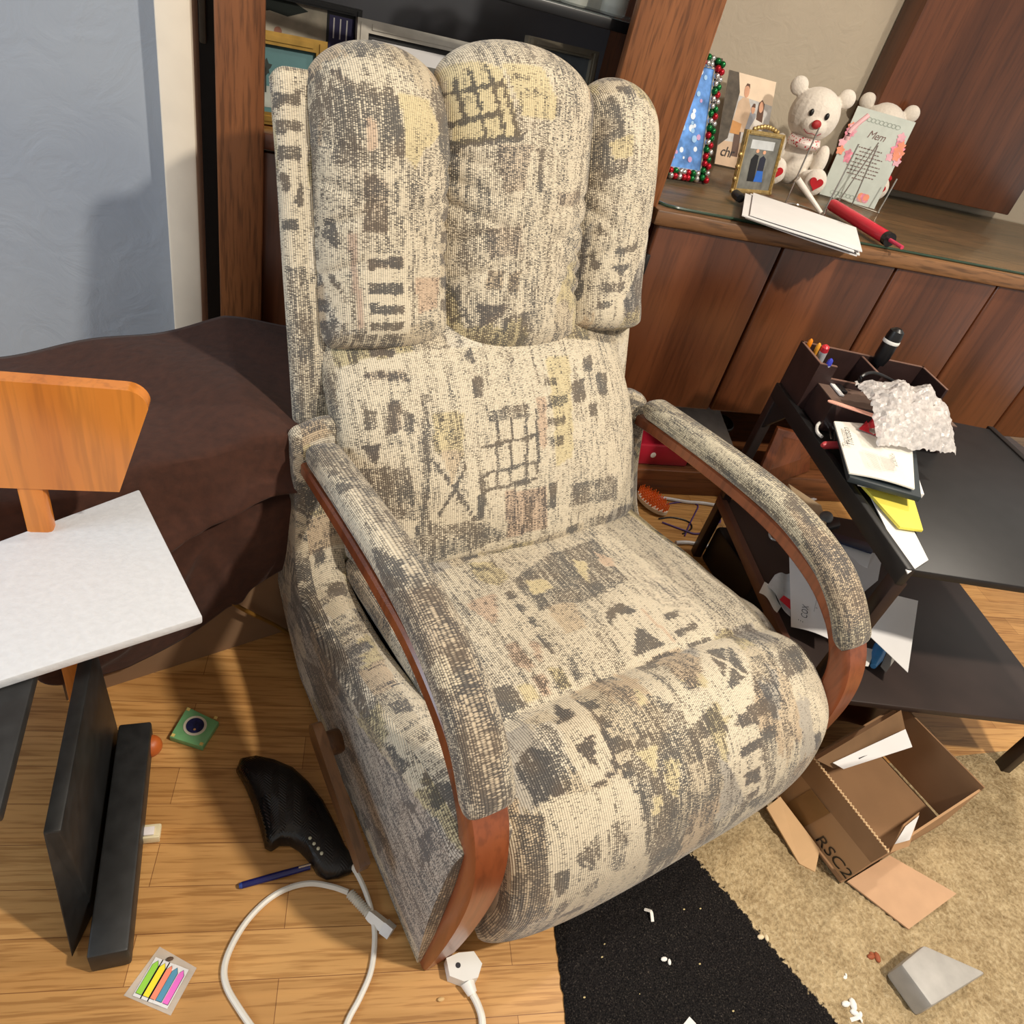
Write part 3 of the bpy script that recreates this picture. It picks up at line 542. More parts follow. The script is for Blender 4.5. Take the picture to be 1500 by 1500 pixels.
# seat: travels from the crease over the front roll and down
seat_sp = [(-.92, .300), (-.84, .313), (-.72, .331), (-.6, .346), (-.52, .354), (-.465, .353), (-.447, .349), (-.425, .361), (-.385, .374), (-.34, .367),
           (-.295, .346), (-.258, .312), (-.235, .268), (-.222, .215), (-.220, .165), (-.227, .115), (-.238, .07), (-.255, .04), (-.29, .025)]
def seat_wr(x, w, v):
    return .0016*math.sin(31*x+9*w)*math.exp(-((v-.50)/.05)**2)+.0012*math.sin(5*x+40*w)
crossflip = True
cushion('seat_cushion', seat_sp, .403, 1.090, .10, 1.0, chair, M_SEAT, p=3.4, endround=(.03, .03), crown=.006, wr=seat_wr)
back_sp = [(-.800, .285), (-.806, .33), (-.832, .40), (-.875, .475), (-.942, .56), (-1.02, .63), (-1.09, .67), (-1.14, .68)]
crossflip = False
def back_wr(x, w, v): return .003*math.exp(-((w-.12)/.06)**2)*math.sin(9*x)+.002*math.sin(7*x+15*w)
cushion('back_cushion', back_sp, .398, 1.058, .14, 2.0, chair, M_BACK, p=3.0, endround=(.05, .03), crown=.02, wr=back_wr)
def lobe(s0, s1, ztop, zbot, seed, mot, wrs, fwdx=0.):
    sp = [(-.998+fwdx, zbot), (-1.006+fwdx, zbot+.03), (-1.036+fwdx, .72), (-1.064+fwdx, .80), (-1.086+fwdx, .88), (-1.11+fwdx, .95), (-1.145+fwdx, ztop-.035), (-1.185+fwdx, ztop-.004), (-1.23+fwdx, ztop), (-1.27+fwdx, ztop-.02)]
    def wr(x, w, v):
        o = 0.
        for side, ww, amp in wrs:                # gathers running in from the seams
            d = abs(x-side); y = (v-ww+.05*d*(1 if ww > .22 else -1))/.008
            o += 1.5*amp*math.exp(-y*y)*math.exp(-(d/.55)**2)
        return o
    return cushion('headrest_roll', sp, s0, s1, .135, seed, chair, mot, p=2.15, endround=(.075, .05), crown=.012, wr=wr, step=.0045, wmin=.86)
gl = [(1, .16, -.006), (1, .21, -.006), (1, .27, -.005), (1, .31, -.004), (-1, .13, -.006), (-1, .20, -.006), (-1, .27, -.006), (-1, .33, -.005)]
gc = [(-1, .14, -.006), (-1, .2, -.007), (-1, .27, -.009), (-1, .31, -.006), (1, .12, -.007), (1, .155, -.007), (1, .19, -.007), (1, .25, -.008), (1, .30, -.006), (-1, .35, -.006)]
gr = [(-1, .14, -.007), (-1, .18, -.007), (-1, .25, -.008), (-1, .29, -.006), (1, .2, -.003)]
lobe(.398, .632, 1.040, .628, 3.0, M_LOBL, gl)
lobe(.606, .924, 1.080, .612, 4.0, M_LOBC, gc, .008)
lobe(.906, 1.100, 1.056, .645, 5.0, M_LOBR, gr, -.006)
# upper back shell (box behind the rolls)
def shell():
    rings = []; uvs = []
    sp = [(-1.022, .487), (-1.028, .50), (-1.045, .55), (-1.085, .66), (-1.125, .77), (-1.162, .88), (-1.192, .955), (-1.202, .98), (-1.212, .998), (-1.235, 1.006)]
    pts, L = resample(catmull([(0, a, b) for a, b in sp], 8), .005); m = len(pts)
    s0, s1 = .349, 1.106
    for i, q in enumerate(pts):
        d = (pts[min(i+1, m-1)]-pts[max(i-1, 0)]).normalized(); nt_, nz_ = d.z, -d.y; v = L*i/(m-1)
        e = 1.
        if v < .02: e = math.sqrt(max(0, 1-(1-v/.02)**2))
        if L-v < .03: e = min(e, math.sqrt(max(0, 1-(1-(L-v)/.03)**2)))
        ring = []; uu = []; r = .022; arc = 0; prev = None
        ins = (1-e)*.014
        a0, a1 = s0+ins, s1-ins
        sec = []
        for k in range(15): sec.append((a0+.06*(1-k/14), -.15+(.15-r)*k/14))
        for k in range(1, 7): an = k/6*PI/2; sec.append((a0+r-r*math.cos(an), -r+r*math.sin(an)))
        nx = 150
        for k in range(1, nx): sec.append((a0+r+(a1-a0-2*r)*k/nx, 0))
        for k in range(0, 7): an = k/6*PI/2; sec.append((a1-r+r*math.sin(an), -r+r*math.cos(an)))
        for k in range(1, 15): sec.append((a1-.06*k/14, -r-(.15-r)*k/14))
        for s, o in sec:
            if prev: arc += math.hypot(s-prev[0], o-prev[1])
            prev = (s, o); ring.append(CP(s, q.y+nt_*(o-(1-e)*.02), q.z+nz_*(o-(1-e)*.02))); uu.append((arc-.16, v))
        uu.append((arc+.6, v)); rings.append(ring); uvs.append(uu)
    fabric('back_shell', rings, uvs, chair, 6.0, M_SHELL)
shell()
# side bodies
def side(mirror):
    fd = .05 if mirror else 0
    zr = [(-1.0, .513), (-.985, .512), (-.972, .500), (-.955, .44), (-.93, .36), (-.90, .29), (-.86, .252), (-.80, .246), (-.70, .256), (-.60, .282), (-.50, .315), (-.40, .342-fd), (-.32, .352-fd*1.5), (-.298, .345-fd*1.6)]
    pts, L = resample(catmull([(0, a, b) for a, b in zr], 8), .006); m = len(pts)
    def zb(t): return .012+max(0, (-.86-t))*1.1 if t < -.86 else .012
    def so(z, t): return .323+.006*(1-abs(z/.15-1))*0
    f = (lambda s: 2*SC-s) if mirror else (lambda s: s)
    R1, U1, R2, U2 = [], [], [], []
    for i, q in enumerate(pts):
        t, zt = q.y, q.z; v = L*i/(m-1)
        if t < -.86: t_ = t
        b0 = min(zb(t), zt-.05)
        ro = .022
        ring = []; uu = []; nz = 60
        tb = lambda z: t
        for k in range(nz+1):
            z = b0+(zt-ro-b0)*k/nz
            bul = .010*math.sin(PI*min(1, max(0, (z-.0)/.36)))
            ring.append((.326-bul, z)); uu.append((z, v))
        for k in range(1, 6):
            an = k/6*PI/2; ring.append((.326+ro-ro*math.cos(an), zt-ro+ro*math.sin(an))); uu.append((zt-ro+ro*an, v))
        R1.append([CP(f(s), t, z) for s, z in ring]); U1.append(uu)
        st = ring[-1]; ring2 = [st]; uu2 = [(v, 0)]
        inner = .405 if t > -.9 else .43
        for k in range(1, 19):
            w = k/18; s = st[0]+(inner-st[0])*w; z = st[1]+.012*math.sin(w*PI)+(.004)*w
            ring2.append((s, z)); uu2.append((v, s-st[0]))
        zend = ring2[-1][1]
        for k in range(1, 12): ring2.append((inner+.012*min(1, k/3), zend-(zend-b0)*k/11)); uu2.append((v, .085+.02*k))
        R2.append([CP(f(s), t, z) for s, z in ring2]); U2.append(uu2)
    o = thing_part('side_panel'); 
    fabric('outer_face', R1, U1, chair, 7.0+mirror, [] if mirror else M_SIDE, close=False)
    fabric('armside_strip', R2, U2, chair, 9.0+mirror, [] if mirror else M_STRIP, close=False)
    # front and rear closures
    for nm, idx, tt in (('front_edge', -1, 0), ('rear_edge', 0, 0)):
        a, b = R1[idx], R2[idx]
        poly = a+b[1:]
        c = sum(poly, Vector())/len(poly)
        rings = [poly, [p.lerp(c, .5) for p in poly], [p.lerp(c, .98) for p in poly]]
        off = FWD*(.004 if idx == -1 else -.012)
        rings = [rings[0], [p+off for p in rings[1]], [p+off for p in rings[2]]]
        uvs = []
        for r in rings:
            u = [((LAT.dot(p)), p.z+.4) for p in r]; uvs.append(u+[u[0]])
        fabric(nm, rings, uvs, chair, 11.0, [])
def thing_part(n): return None
side(0); side(1)
# arms
def sweep_rect(path, n=8, k=8):
    """path: (s,t,z,half_w,half_d) -> rounded-rectangle tube; depth lies in the t-z plane"""
    P = [Vector((a[1], a[2], 0)) for a in path]
    cs = catmull(P, k); ss = catmull([Vector((a[0], a[3], a[4])) for a in path], k); rings = []
    m = len(cs)
    for i in range(m):
        d = (cs[min(i+1, m-1)]-cs[max(i-1, 0)]).normalized(); nt_, nz_ = -d.y, d.x
        s, hw, hd = ss[i]; ring = []
        for x, y in ((-1, -.7), (-.85, -1), (.85, -1), (1, -.7), (1, .7), (.85, 1), (-.85, 1), (-1, .7)):
            o = y*hd; ring.append((s+hw*x, cs[i].x+nt_*o, cs[i].y+nz_*o))
        rings.append(ring)
    return rings
def ringgeo(rings, f, lift):
    n = len(rings[0]); vs = [CP(f(s, z), t, z+lift(z)) for r in rings for s, t, z in r]; fs = []
    for i in range(len(rings)-1):
        for k in range(n): fs.append((i*n+k, i*n+(k+1) % n, (i+1)*n+(k+1) % n, (i+1)*n+k))
    fs.append(tuple(range(n))[::-1]); fs.append(tuple((len(rings)-1)*n+k for k in range(n)))
    return vs, fs
def arm(mirror):
    f = (lambda s: 2*SC-s) if mirror else (lambda s: s)
    wood_p = [(.362, -.955, .452, .026, .012), (.362, -.88, .462, .027, .012), (.363, -.75, .474, .028, .013), (.364, -.62, .480, .029, .013), (.365, -.52, .476, .029, .014),
              (.365, -.43, .456, .029, .015), (.365, -.37, .426, .029, .017), (.365, -.325, .388, .029, .019), (.364, -.300, .345, .028, .021), (.363, -.289, .29, .027, .023),
              (.362, -.288, .22, .026, .023), (.36, -.292, .14, .025, .022), (.357, -.298, .06, .024, .020), (.353, -.302, .004, .022, .017)]
    up_ = lambda z: .017*min(1, max(0, (z-.18)/.22)) if mirror else 0
    fo = lambda s, z: f(s)+(.020*min(1, max(0, (z-.10)/.3)) if mirror else 0)
    a = one('arm_frame', ringgeo(sweep_rect(wood_p), fo, up_), ARMW, chair, 40)
    pp = [(.366, -.945, .485), (.366, -.93, .489), (.367, -.86, .496), (.368, -.75, .506), (.369, -.62, .514), (.369, -.52, .510), (.369, -.43, .487), (.369, -.375, .455), (.369, -.335, .415), (.369, -.318, .390)]
    cs, L = resample(catmull([(a_[1], a_[2], a_[0]) for a_ in pp], 8), .004); m = len(cs); rings = []; uvs = []
    for i, q in enumerate(cs):
        d = (cs[min(i+1, m-1)]-cs[max(i-1, 0)]); d = V(d.x, d.y, 0).normalized(); nt_, nz_ = -d.y, d.x
        v = L*i/(m-1); e = 1.
        if v < .02: e = math.sqrt(max(0.02, 1-(1-v/.02)**2))
        if L-v < .025: e = min(e, math.sqrt(max(.02, 1-(1-(L-v)/.025)**2)))
        w = .030+.006*min(1, v/.5); hw = w*(.75+.25*e); hd = .024*e; ring = []; uu = []
        for k in range(36):
            an = 2*PI*k/36; cx, sy = math.cos(an), math.sin(an); pw = 2/2.8
            x = math.copysign(abs(cx)**pw, cx); y = math.copysign(abs(sy)**pw, sy)
            o = hd*y+.003; zz = q.y+nz_*o; ring.append(CP(fo(q.z+hw*x, zz), q.x+nt_*o, zz+up_(zz))); uu.append((.03*(an-PI/2 if an < 1.5*PI else an-2.5*PI), v))
        uu.append(uu[0]); rings.append(ring); uvs.append(uu)
    pad = fabric('arm_pad', rings, uvs, a, 12.0+mirror*3, M_PADR if mirror else M_PADL)
arm(0); arm(1)
# front apron behind the roll, base underneath
def apron():
    rings = []; uvs = []
    for i in range(30):
        w = i/29; z = .02+.26*w; ring = []; uu = []
        for k in range(40):
            x = k/39; s = .388+(1.067-.388)*x
            t = -.285-.012*(abs(2*x-1)**8)-.02*max(0, .12-w)*4
            ring.append(CP(s, t, z)); uu.append((s, z))
        for k in range(10): s = 1.067-(1.067-.388)*k/9; ring.append(CP(s, -.33, z)); uu.append((s, z+.3))
        uu.append(uu[0]); rings.append(ring); uvs.append(uu)
    fabric('front_apron', rings, uvs, chair, 14.0)
apron()
one('base', hexa([CP(.42, -.9, .004), CP(1.035, -.9, .004), CP(1.035, -.35, .004), CP(.42, -.35, .004), CP(.42, -.9, .25), CP(1.035, -.9, .25), CP(1.035, -.35, .25), CP(.42, -.35, .25)]), BLACK, chair)
one('rear_panel', hexa([CP(.41, -.99, .10), CP(1.045, -.99, .10), CP(1.045, -.88, .05), CP(.41, -.88, .05), CP(.41, -1.01, .5), CP(1.045, -1.01, .5), CP(1.045, -.93, .5), CP(.41, -.93, .5)]), plain('backing_cloth', (150, 140, 122), .95), chair)
lin = [(-.238, .078), (-.247, .050), (-.275, .026)]
# recline lever
def ons(u, v, s):
    r = ray(u, v); k = s/LAT.dot(r); p = CAM+r*k; return FWD.dot(p), p.z
sl = .268
la = ons(466, 1078, sl); lb = ons(533, 1272, sl)
def lever():
    A = V(la[0], la[1], 0); B = V(lb[0], lb[1], 0); d = (B-A).normalized(); n = V(-d.y, d.x, 0); L = (B-A).length
    poly = []
    for k in range(9): an = PI/2+PI*k/8; poly.append((.021*math.cos(an), .021*math.sin(an)))
    poly += [(L*.5, -.018), (L-.006, -.016), (L, -.012), (L, .012), (L-.006, .016), (L*.5, .018)]
    vs, fs = prism(poly, (0, 0, 0), (1, 0, 0), (0, 1, 0), (0, 0, 1), .016)
    vs = [CP(sl+v.z-.008, A.x+d.x*v.x+n.x*v.y, A.y+d.y*v.x+n.y*v.y) for v in vs]
    lv = one('recline_lever', (vs, fs), LEVERW, chair, 40)
    vs, fs = lathe([(.012, 0), (.019, .003), (.021, .012), (.021, .026), (.016, .036)], 24)
    kt, kz = ons(489, 1087, .305)
    one('pivot_knob', ([CP(.276+v.z*1.4, kt+v.x, kz+v.y) for v in vs], fs), LEVERW, lv, 40)
lever()
#OBJ0#
# ================================================================== LEFT SIDE OF THE ROOM
FLX = (Wz(600, 1300)-Wz(300, 1300)).normalized()
def frame_axes(bl, br, lean=.12):
    """axes of an upright flat thing from its two lower corners: along, up (leaning back), out"""
    a = (br-bl); a.z = 0; w = a.length; a.normalize()
    out = V(a.y, -a.x, 0)
    up = (V(0, 0, 1)*math.cos(lean)-out*math.sin(lean)); n = a.cross(up)
    return a, up, n, w
# cardboard carton under the blanket
c0 = Wz(205, 992); c1 = Wz(424, 922); cd = (c1-c0).normalized(); cn = V(-cd.y, cd.x, 0)
c0 = c0-cd*.12; hb = .40
t = thing('carton', 'brown cardboard carton standing on the floor under the brown blanket', 'box', (c0+c1)/2)
one('front_wall', slab([c0, c1, c1+V(0, 0, hb), c0+V(0, 0, hb)], cn, .006), plain('carton_board', (134, 104, 76), .85, noise=.1, nscale=6), t)
one('side_wall', slab([c1, c1+cn*.42, c1+cn*.42+V(0, 0, hb), c1+V(0, 0, hb)], -cd, .006), MATS['carton_board'], t)
one('side_wall', slab([c0, c0+cn*.42, c0+cn*.42+V(0, 0, hb), c0+V(0, 0, hb)], cd, .006), MATS['carton_board'], t)
one('rear_wall', slab([c0+cn*.42, c1+cn*.42, c1+cn*.42+V(0, 0, hb), c0+cn*.42+V(0, 0, hb)], -cn, .006), MATS['carton_board'], t)
def blanket():
    nu, nv = 90, 110; vs = []; fs = []
    W = (c1-c0).length+.06
    for j in range(nv+1):
        for i in range(nu+1):
            u, v = i/nu, j/nv
            x = -.04+W*u
            # profile: lower hem -> up the front -> over the top -> back
            hem = .215-.19*(1-u)**1.0*(1 if u > .3 else (u/.3)**.3)+.012*math.sin(u*9)
            hem = max(.012, hem-.05*max(0, .75-u)) if u < .99 else hem
            top = .505-.02*abs(math.sin(u*4.3))+.035*math.sin(u*2.6+.4)-.05*(1-u)
            if v < .62:
                w = v/.62; z = hem+(top-.03-hem)*w
                y = -.022-.03*math.sin(w*PI)*(1-.4*w)+.02*w
                f1 = (u-.30-.75*(w-.25)); y -= .022*math.exp(-(f1/.05)**2)*math.sin(min(1, w*1.5)*PI)
                f2 = (w-.62-.18*(u-.5)); y += .030*math.exp(-(f2/.035)**2)-.022*math.exp(-((f2-.07)/.05)**2)
                y -= .010*math.sin(u*23+w*6)*w*(1-w)*2.5
                y -= .012*math.exp(-((u-.72+.22*w)/.03)**2)*(1-w)
            else:
                w = (v-.62)/.38; an = min(1, w*2.2)*PI/2
                z = top-.03+.03*math.sin(an)+.006*math.sin(u*15+w*9)-.02*w
                y = -.002+.035*(1-math.cos(an))+.40*max(0, w-.2)/.8
            if v >= .62: x += .17*w*u
            p = c0+cd*x+cn*y; p.z = z
            vs.append(p)
    for j in range(nv):
        for i in range(nu):
            a = j*(nu+1)+i; fs.append((a, a+1, a+nu+2, a+nu+1))
    # right-hand side fall
    b = len(vs); e = [(j*(nu+1)+nu) for j in range(int(nv*.62), nv+1)]
    for k, i in enumerate(e):
        p = vs[i].copy(); p.z = .12; p += cd*.012; vs.append(p)
    for k in range(len(e)-1): fs.append((e[k], b+k, b+k+1, e[k+1]))
    return vs, fs
m = plain('brown_fleece', (64, 35, 23), .95, noise=.2, nscale=60, bump=.5); m.node_tree.nodes['Principled BSDF'].inputs['Sheen Weight'].default_value = .04
o = one('blanket', blanket(), m, smooth=60); tag(o, 'dark brown fleece blanket draped over the cardboard carton by the grey wall', 'blanket')
md = o.modifiers.new('thickness', 'SOLIDIFY'); md.thickness = .006; md.offset = -1
# foam board on black desk
zf = .45
fa, fb, fc = Wz(204, 716, zf), Wz(297, 903, zf), Wz(187, 938, zf)
fd = (fc-fb).normalized()
FOAM = plain('white_foam', (204, 207, 212), .8, noise=.04, nscale=120, bump=.3)
q = [fb, fa, fa+fd*.6+(fb-fa)*.55, fb+fd*.6]
o = one('foam_sheet', slab([p-V(0, 0, .014) for p in q], (0, 0, 1), .014, .003), FOAM); tag(o, 'white foam packing sheet lying on the black metal stand at left edge', 'foam sheet')
BLK = plain('dusty_black', (34, 35, 36), .5, noise=.35, nscale=40)
e0 = Wz(222, 1056, .055); e1 = Wz(188, 1392, .055); ed = (e1-e0).normalized(); en = V(-ed.y, ed.x, 0)
if en.x > 0: en = -en
t = thing('metal_stand', 'low black metal stand with dusty base at left edge of the floor', 'stand', e0+ed*.2+en*.2-V(0, 0, .055))
one('base_rail', hexa([e0-V(0, 0, .05), e1-V(0, 0, .05), e1+en*.05-V(0, 0, .05), e0+en*.05-V(0, 0, .05), e0, e1, e1+en*.05, e0+en*.05], .004), BLK, t)
for k in (0., .36):
    p = e0+ed*k+en*.30
    one('upright', hexa([p-V(0, 0, .055), p+ed*.03-V(0, 0, .055), p+ed*.03+en*.05-V(0, 0, .055), p+en*.05-V(0, 0, .055)]+[Vector((r.x, r.y, zf-.03)) for r in (p, p+ed*.03, p+ed*.03+en*.05, p+en*.05)], .003), BLK, t)
p = e0+en*.056-ed*.02
one('back_plate', hexa([p-V(0, 0, .053), p+ed*.30-V(0, 0, .053), p+ed*.36+en*.02-V(0, 0, .053), p+en*.02-V(0, 0, .053)]+[Vector((r.x, r.y, .24)) for r in (p+en*.01, p+ed*.3+en*.01, p+ed*.3+en*.03, p+en*.03)], .003), BLK, t)
p = e0+ed*.02+en*.03
one('top_frame', hexa([Vector((r.x, r.y, zf-.034)) for r in (p+en*.05, p+ed*.34+en*.05, p+ed*.34+en*.5, p+en*.5)]+[Vector((r.x, r.y, zf-.016)) for r in (p+en*.05, p+ed*.34+en*.05, p+ed*.34+en*.5, p+en*.5)], .003), BLK, t)
one('bracket', box(Vector(e0)+en*.085+V(0, .02, .13), (.012, .03, .10), .003), plain('grey_plastic', (150, 154, 156), .5), t)
# orange lacquered chair back
ORANGE = wood('orange_lacquer', (196, 112, 34), (224, 140, 54), 'Z', 6, .22, .2, .5)
pa = Wy(212, 600, .84)
t = thing('wooden_chair', 'orange lacquered wooden chair with rounded top at left edge', 'chair', (pa.x-.2, .86, 0))
poly = []
hw = .17; cx_ = pa.x-hw+.004; zt = Wy(200, 573, .84).z
for k in range(9): an = PI/2*k/8; poly.append((cx_+hw-.025+.025*math.cos(an), zt-.025+.025*math.sin(an)))
for k in range(9): an = PI/2+PI/2*k/8; poly.append((cx_-hw+.025+.025*math.cos(an), zt-.025+.025*math.sin(an)))
poly += [(cx_-hw, zt-.16), (cx_+hw-.045, zt-.16)]
one('top_rail', prism(poly, (0, .84, 0), (1, 0, 0), (0, 0, 1), (0, 1, 0), .022), ORANGE, t, 40)
for sx in (-1, 1):
    one('leg', box((cx_-.065+sx*.085, .852, (zt-.15)/2), (.032, .022, zt-.15), .006), ORANGE, t)
    one('leg', box((cx_-.065+sx*.085, 1.10, .19), (.03, .03, .38), .006), ORANGE, t)
one('seat', box((cx_-.065, .98, .39), (.22, .30, .022), .008), ORANGE, t)
# cords
YEL = plain('brown_cord', (120, 84, 30), .5)
pts = [Wz(236, 806, .30), Wz(262, 826, .27), Wz(300, 848, .22), Wz(330, 872, .17), Wz(360, 890, .12), Wz(400, 910, .055), Wz(432, 930, .01)]
pts = [p+cn*-.012 for p in pts]
tag(one('extension_cord', tube(pts, .0042, 8, 6), YEL), 'brown cord hanging from the stand in front of the carton', 'cord')
# ================================================================== FLOOR AT LEFT
# green puzzle box with planet picture
def gbox():
    b = [Wz(249, 1085, .0), Wz(297, 1100, .0), Wz(321, 1063, .0), Wz(275, 1041, .0)]
    h_ = .012; top = [p+V(0, 0, h_) for p in b]
    GR = plain('green_box', (116, 172, 118), .35, noise=.1); g = G().add(hexa(b+top, .001), GR)
    a = (top[1]-top[0]); c = (top[3]-top[0]); o_ = top[0]
    w_ = a.length; d_ = c.length; a.normalize(); c.normalize()
    g.add(flat(disc2(w_*.5, d_*.52, w_*.33, w_*.33, 28), o_, a, c, .0008), plain('cream_ring', (214, 206, 186), .6))
    g.add(flat(disc2(w_*.5, d_*.52, w_*.255, w_*.255, 28), o_, a, c, .0014), plain('navy_disc', (30, 34, 78), .4, noise=.6, nscale=120))
    g.add(flat(disc2(w_*.55, d_*.40, .0022), o_, a, c, .002), plain('planet', (190, 140, 90), .5))
    for x, y in ((.07, .07), (.93, .07), (.93, .93), (.07, .93)):
        g.add(flat([(w_*x-.003, d_*y-.003), (w_*x+.003, d_*y-.003), (w_*x+.003, d_*y+.003), (w_*x-.003, d_*y+.003)], o_, a, c, .0008), plain('corner_mark', (216, 190, 110), .6))
    return g.build('puzzle_box')
tag(gbox(), 'small green square box with a dark blue round picture on the floor', 'box')
# orange ball peeking out
p = Wz(226, 1092, .02)
tag(one('orange_ball', ellipsoid((p.x-.006, p.y, .019), (.019, .019, .019)), plain('orange_ball', (184, 92, 36), .45)), 'orange ball half hidden beside the black metal stand', 'ball')
# cream plastic clip
p = Wz(222, 1222, 0)
g = G().add(box(p+V(-.004, 0, .006), (.036, .024, .010), .003, ), plain('cream_plastic', (226, 214, 178), .45))
g.add(box(p+V(-.006, -.001, .0125), (.022, .014, .004), .0012), plain('pale_insert', (232, 226, 226), .4)); g.add(box(p+V(-.004, -.0135, .010), (.036, .004, .017), .0015), MATS['cream_plastic'])
tag(g.build('plastic_clip'), 'small cream plastic holder on the floor near the black stand', 'plastic holder')
# flag marker pack
def flags():
    q = [Wz(196, 1458, .001), Wz(248, 1478, .001), Wz(280, 1430, .001), Wz(222, 1398, .001)]
    t = thing('sticky_flag_pack', 'clear pack of five neon sticky page flags on the floor', 'sticky notes', (q[0]+q[2])/2)
    a = (q[1]-q[0]); w_ = a.length; a.normalize(); c = V(-a.y, a.x, 0); d_ = (q[3]-q[0]).dot(c)
    sl_ = (q[3]-q[0]).dot(a)*.6
    one('clear_sleeve', prism([(-.012, -.004), (w_+.006, -.006), (w_+.006, d_+.004), (-.004, d_+.012)], q[0]-V(0, 0, .0008), a, c, (0, 0, 1), .001), plain('clear_film', (228, 220, 208), .15, alpha=.45), t)
    cols = [(150, 210, 70), (246, 226, 50), (244, 140, 110), (84, 146, 176), (232, 110, 200)]
    xs = [0.02, .22, .42, .58, .76]
    for k, cc in enumerate(cols):
        x0 = xs[k]*w_; w1 = w_*.155
        g = G().add(flat([(x0-.002, -.001), (x0+w1+.002, -.001), (x0+w1+.002, d_*.97), (x0-.002, d_*.97)], q[0], a, c, .0012+.0006*(k == 3)), PAPER)
        g.add(flat([(x0-.0006, d_*.05), (x0+w1+.0006, d_*.05), (x0+w1+.0006, d_*.79), (x0+w1/2, d_*.92), (x0-.0006, d_*.79)], q[0], a, c, .0016+.0006*(k == 3)), INK)
        g.add(flat([(x0, d_*.06), (x0+w1, d_*.06), (x0+w1, d_*.785), (x0+w1/2, d_*.905), (x0, d_*.785)], q[0], a, c, .0020+.0006*(k == 3)), plain('flag_%d' % k, cc, .6, noise=.03))
        o = g.build('flag', t, 0); o['label'] = ('green', 'yellow', 'coral', 'blue', 'pink')[k]+' page flag'
flags()
# black router lying on its side
def router():
    out = [(346, 1132), (352, 1116), (372, 1112), (400, 1118), (428, 1130), (452, 1152), (474, 1180), (492, 1215), (508, 1250), (522, 1270), (512, 1282), (496, 1288), (478, 1290), (466, 1284), (458, 1270),
           (448, 1258), (438, 1248), (424, 1240), (408, 1240), (396, 1248), (388, 1244), (384, 1228), (378, 1206), (370, 1180), (358, 1152)]
    hh = .035
    base = [Wz(u, v, 0.004) for u, v in out]
    ctr = sum(base, Vector())/len(base)
    rings = []
    for f_, z in ((.93, .0), (1.0, .006), (1.0, .014), (.95, .026), (.82, .034), (.55, .038), (.2, .039)):
        rings.append([V(ctr.x+(p.x-ctr.x)*f_, ctr.y+(p.y-ctr.y)*f_, z) for p in base])
    n = len(base); vs = [p for r in rings for p in r]; fs = [tuple(range(n))[::-1], tuple((len(rings)-1)*n+k for k in range(n))]
    for i in range(len(rings)-1):
        for k in range(n): fs.append((i*n+k, i*n+(k+1) % n, (i+1)*n+(k+1) % n, (i+1)*n+k))
    m, nt, b = new_mat('router_shell')
    tc = N(nt, 'ShaderNodeTexCoord'); wv = N(nt, 'ShaderNodeTexWave', Scale=60.0, Distortion=0.0); wv.wave_profile = 'TRI'
    mp = N(nt, 'ShaderNodeMapping'); nt.links.new(tc.outputs['Object'], mp.inputs[0])
    nz = N(nt, 'ShaderNodeTexNoise', Scale=12.0); nt.links.new(mp.outputs[0], nz.inputs['Vector'])
    sp = N(nt, 'ShaderNodeSeparateXYZ'); nt.links.new(mp.outputs[0], sp.inputs[0])
    zig = math_n(nt, 'PINGPONG', sp.outputs[0], .012); cb = N(nt, 'ShaderNodeCombineXYZ'); nt.links.new(math_n(nt, 'ADD', sp.outputs[1], zig), cb.inputs[0]); nt.links.new(cb.outputs[0], wv.inputs['Vector'])
    b.inputs['Base Color'].default_value = (*S(16, 15, 16), 1)
    nt.links.new(ramp(nt, nz.outputs[0], [(.4, (.16, .16, .16)), (.6, (.4, .4, .4))]), b.inputs['Roughness'])
    bp = N(nt, 'ShaderNodeBump', Strength=.25, Distance=.001); nt.links.new(wv.outputs[0], bp.inputs['Height']); nt.links.new(bp.outputs[0], b.inputs['Normal'])
    t = thing('router', 'black plastic internet router with four status lights lying flat on the floor', 'router', ctr)
    ro = one('shell', (vs, fs), m, t, 60)
    for u, v in ((454, 1229), (460, 1237), (466, 1244), (471, 1251)):
        p = Wz(u, v, .036); one('status_light', lathe([(.0026, 0), (.0026, .0022), (.0012, .003)], 12, Matrix.Translation((p.x, p.y, .0372))), plain('led', (214, 214, 190), .4), t)
    p = Wz(392, 1226, .03)
    for k, (u, v) in enumerate(((374, 1150), (386, 1195))):
        p = Wz(u, v, .022); one('vent_rib', tube([p+V(0, 0, .004), p+V(.012, .0, .009), p+V(.03, .004, .012)], .0022, 6, 3), BLACK, t)
router()
a_, b_ = Wz(350, 1298, .006), Wz(458, 1268, .006)
d_ = (b_-a_)
t = thing('pen', 'dark blue ballpoint pen on the floor beside the black router', 'pen', (a_+b_)/2-V(0, 0, .006))
one('barrel', tube([a_+d_*.04, a_+d_*.5, a_+d_*.96], [.0052, .0056, .005], 12), plain('navy_plastic', (24, 28, 92), .15, noise=.1), t)
one('tip', tube([a_, a_+d_*.04], [.0035, .0052], 12), plain('blue_tip', (44, 70, 150), .3), t)
one('clip', tube([a_+d_*.80+V(0, 0, .007), a_+d_*.97+V(0, 0, .007)], .0015, 6), CHROME, t)
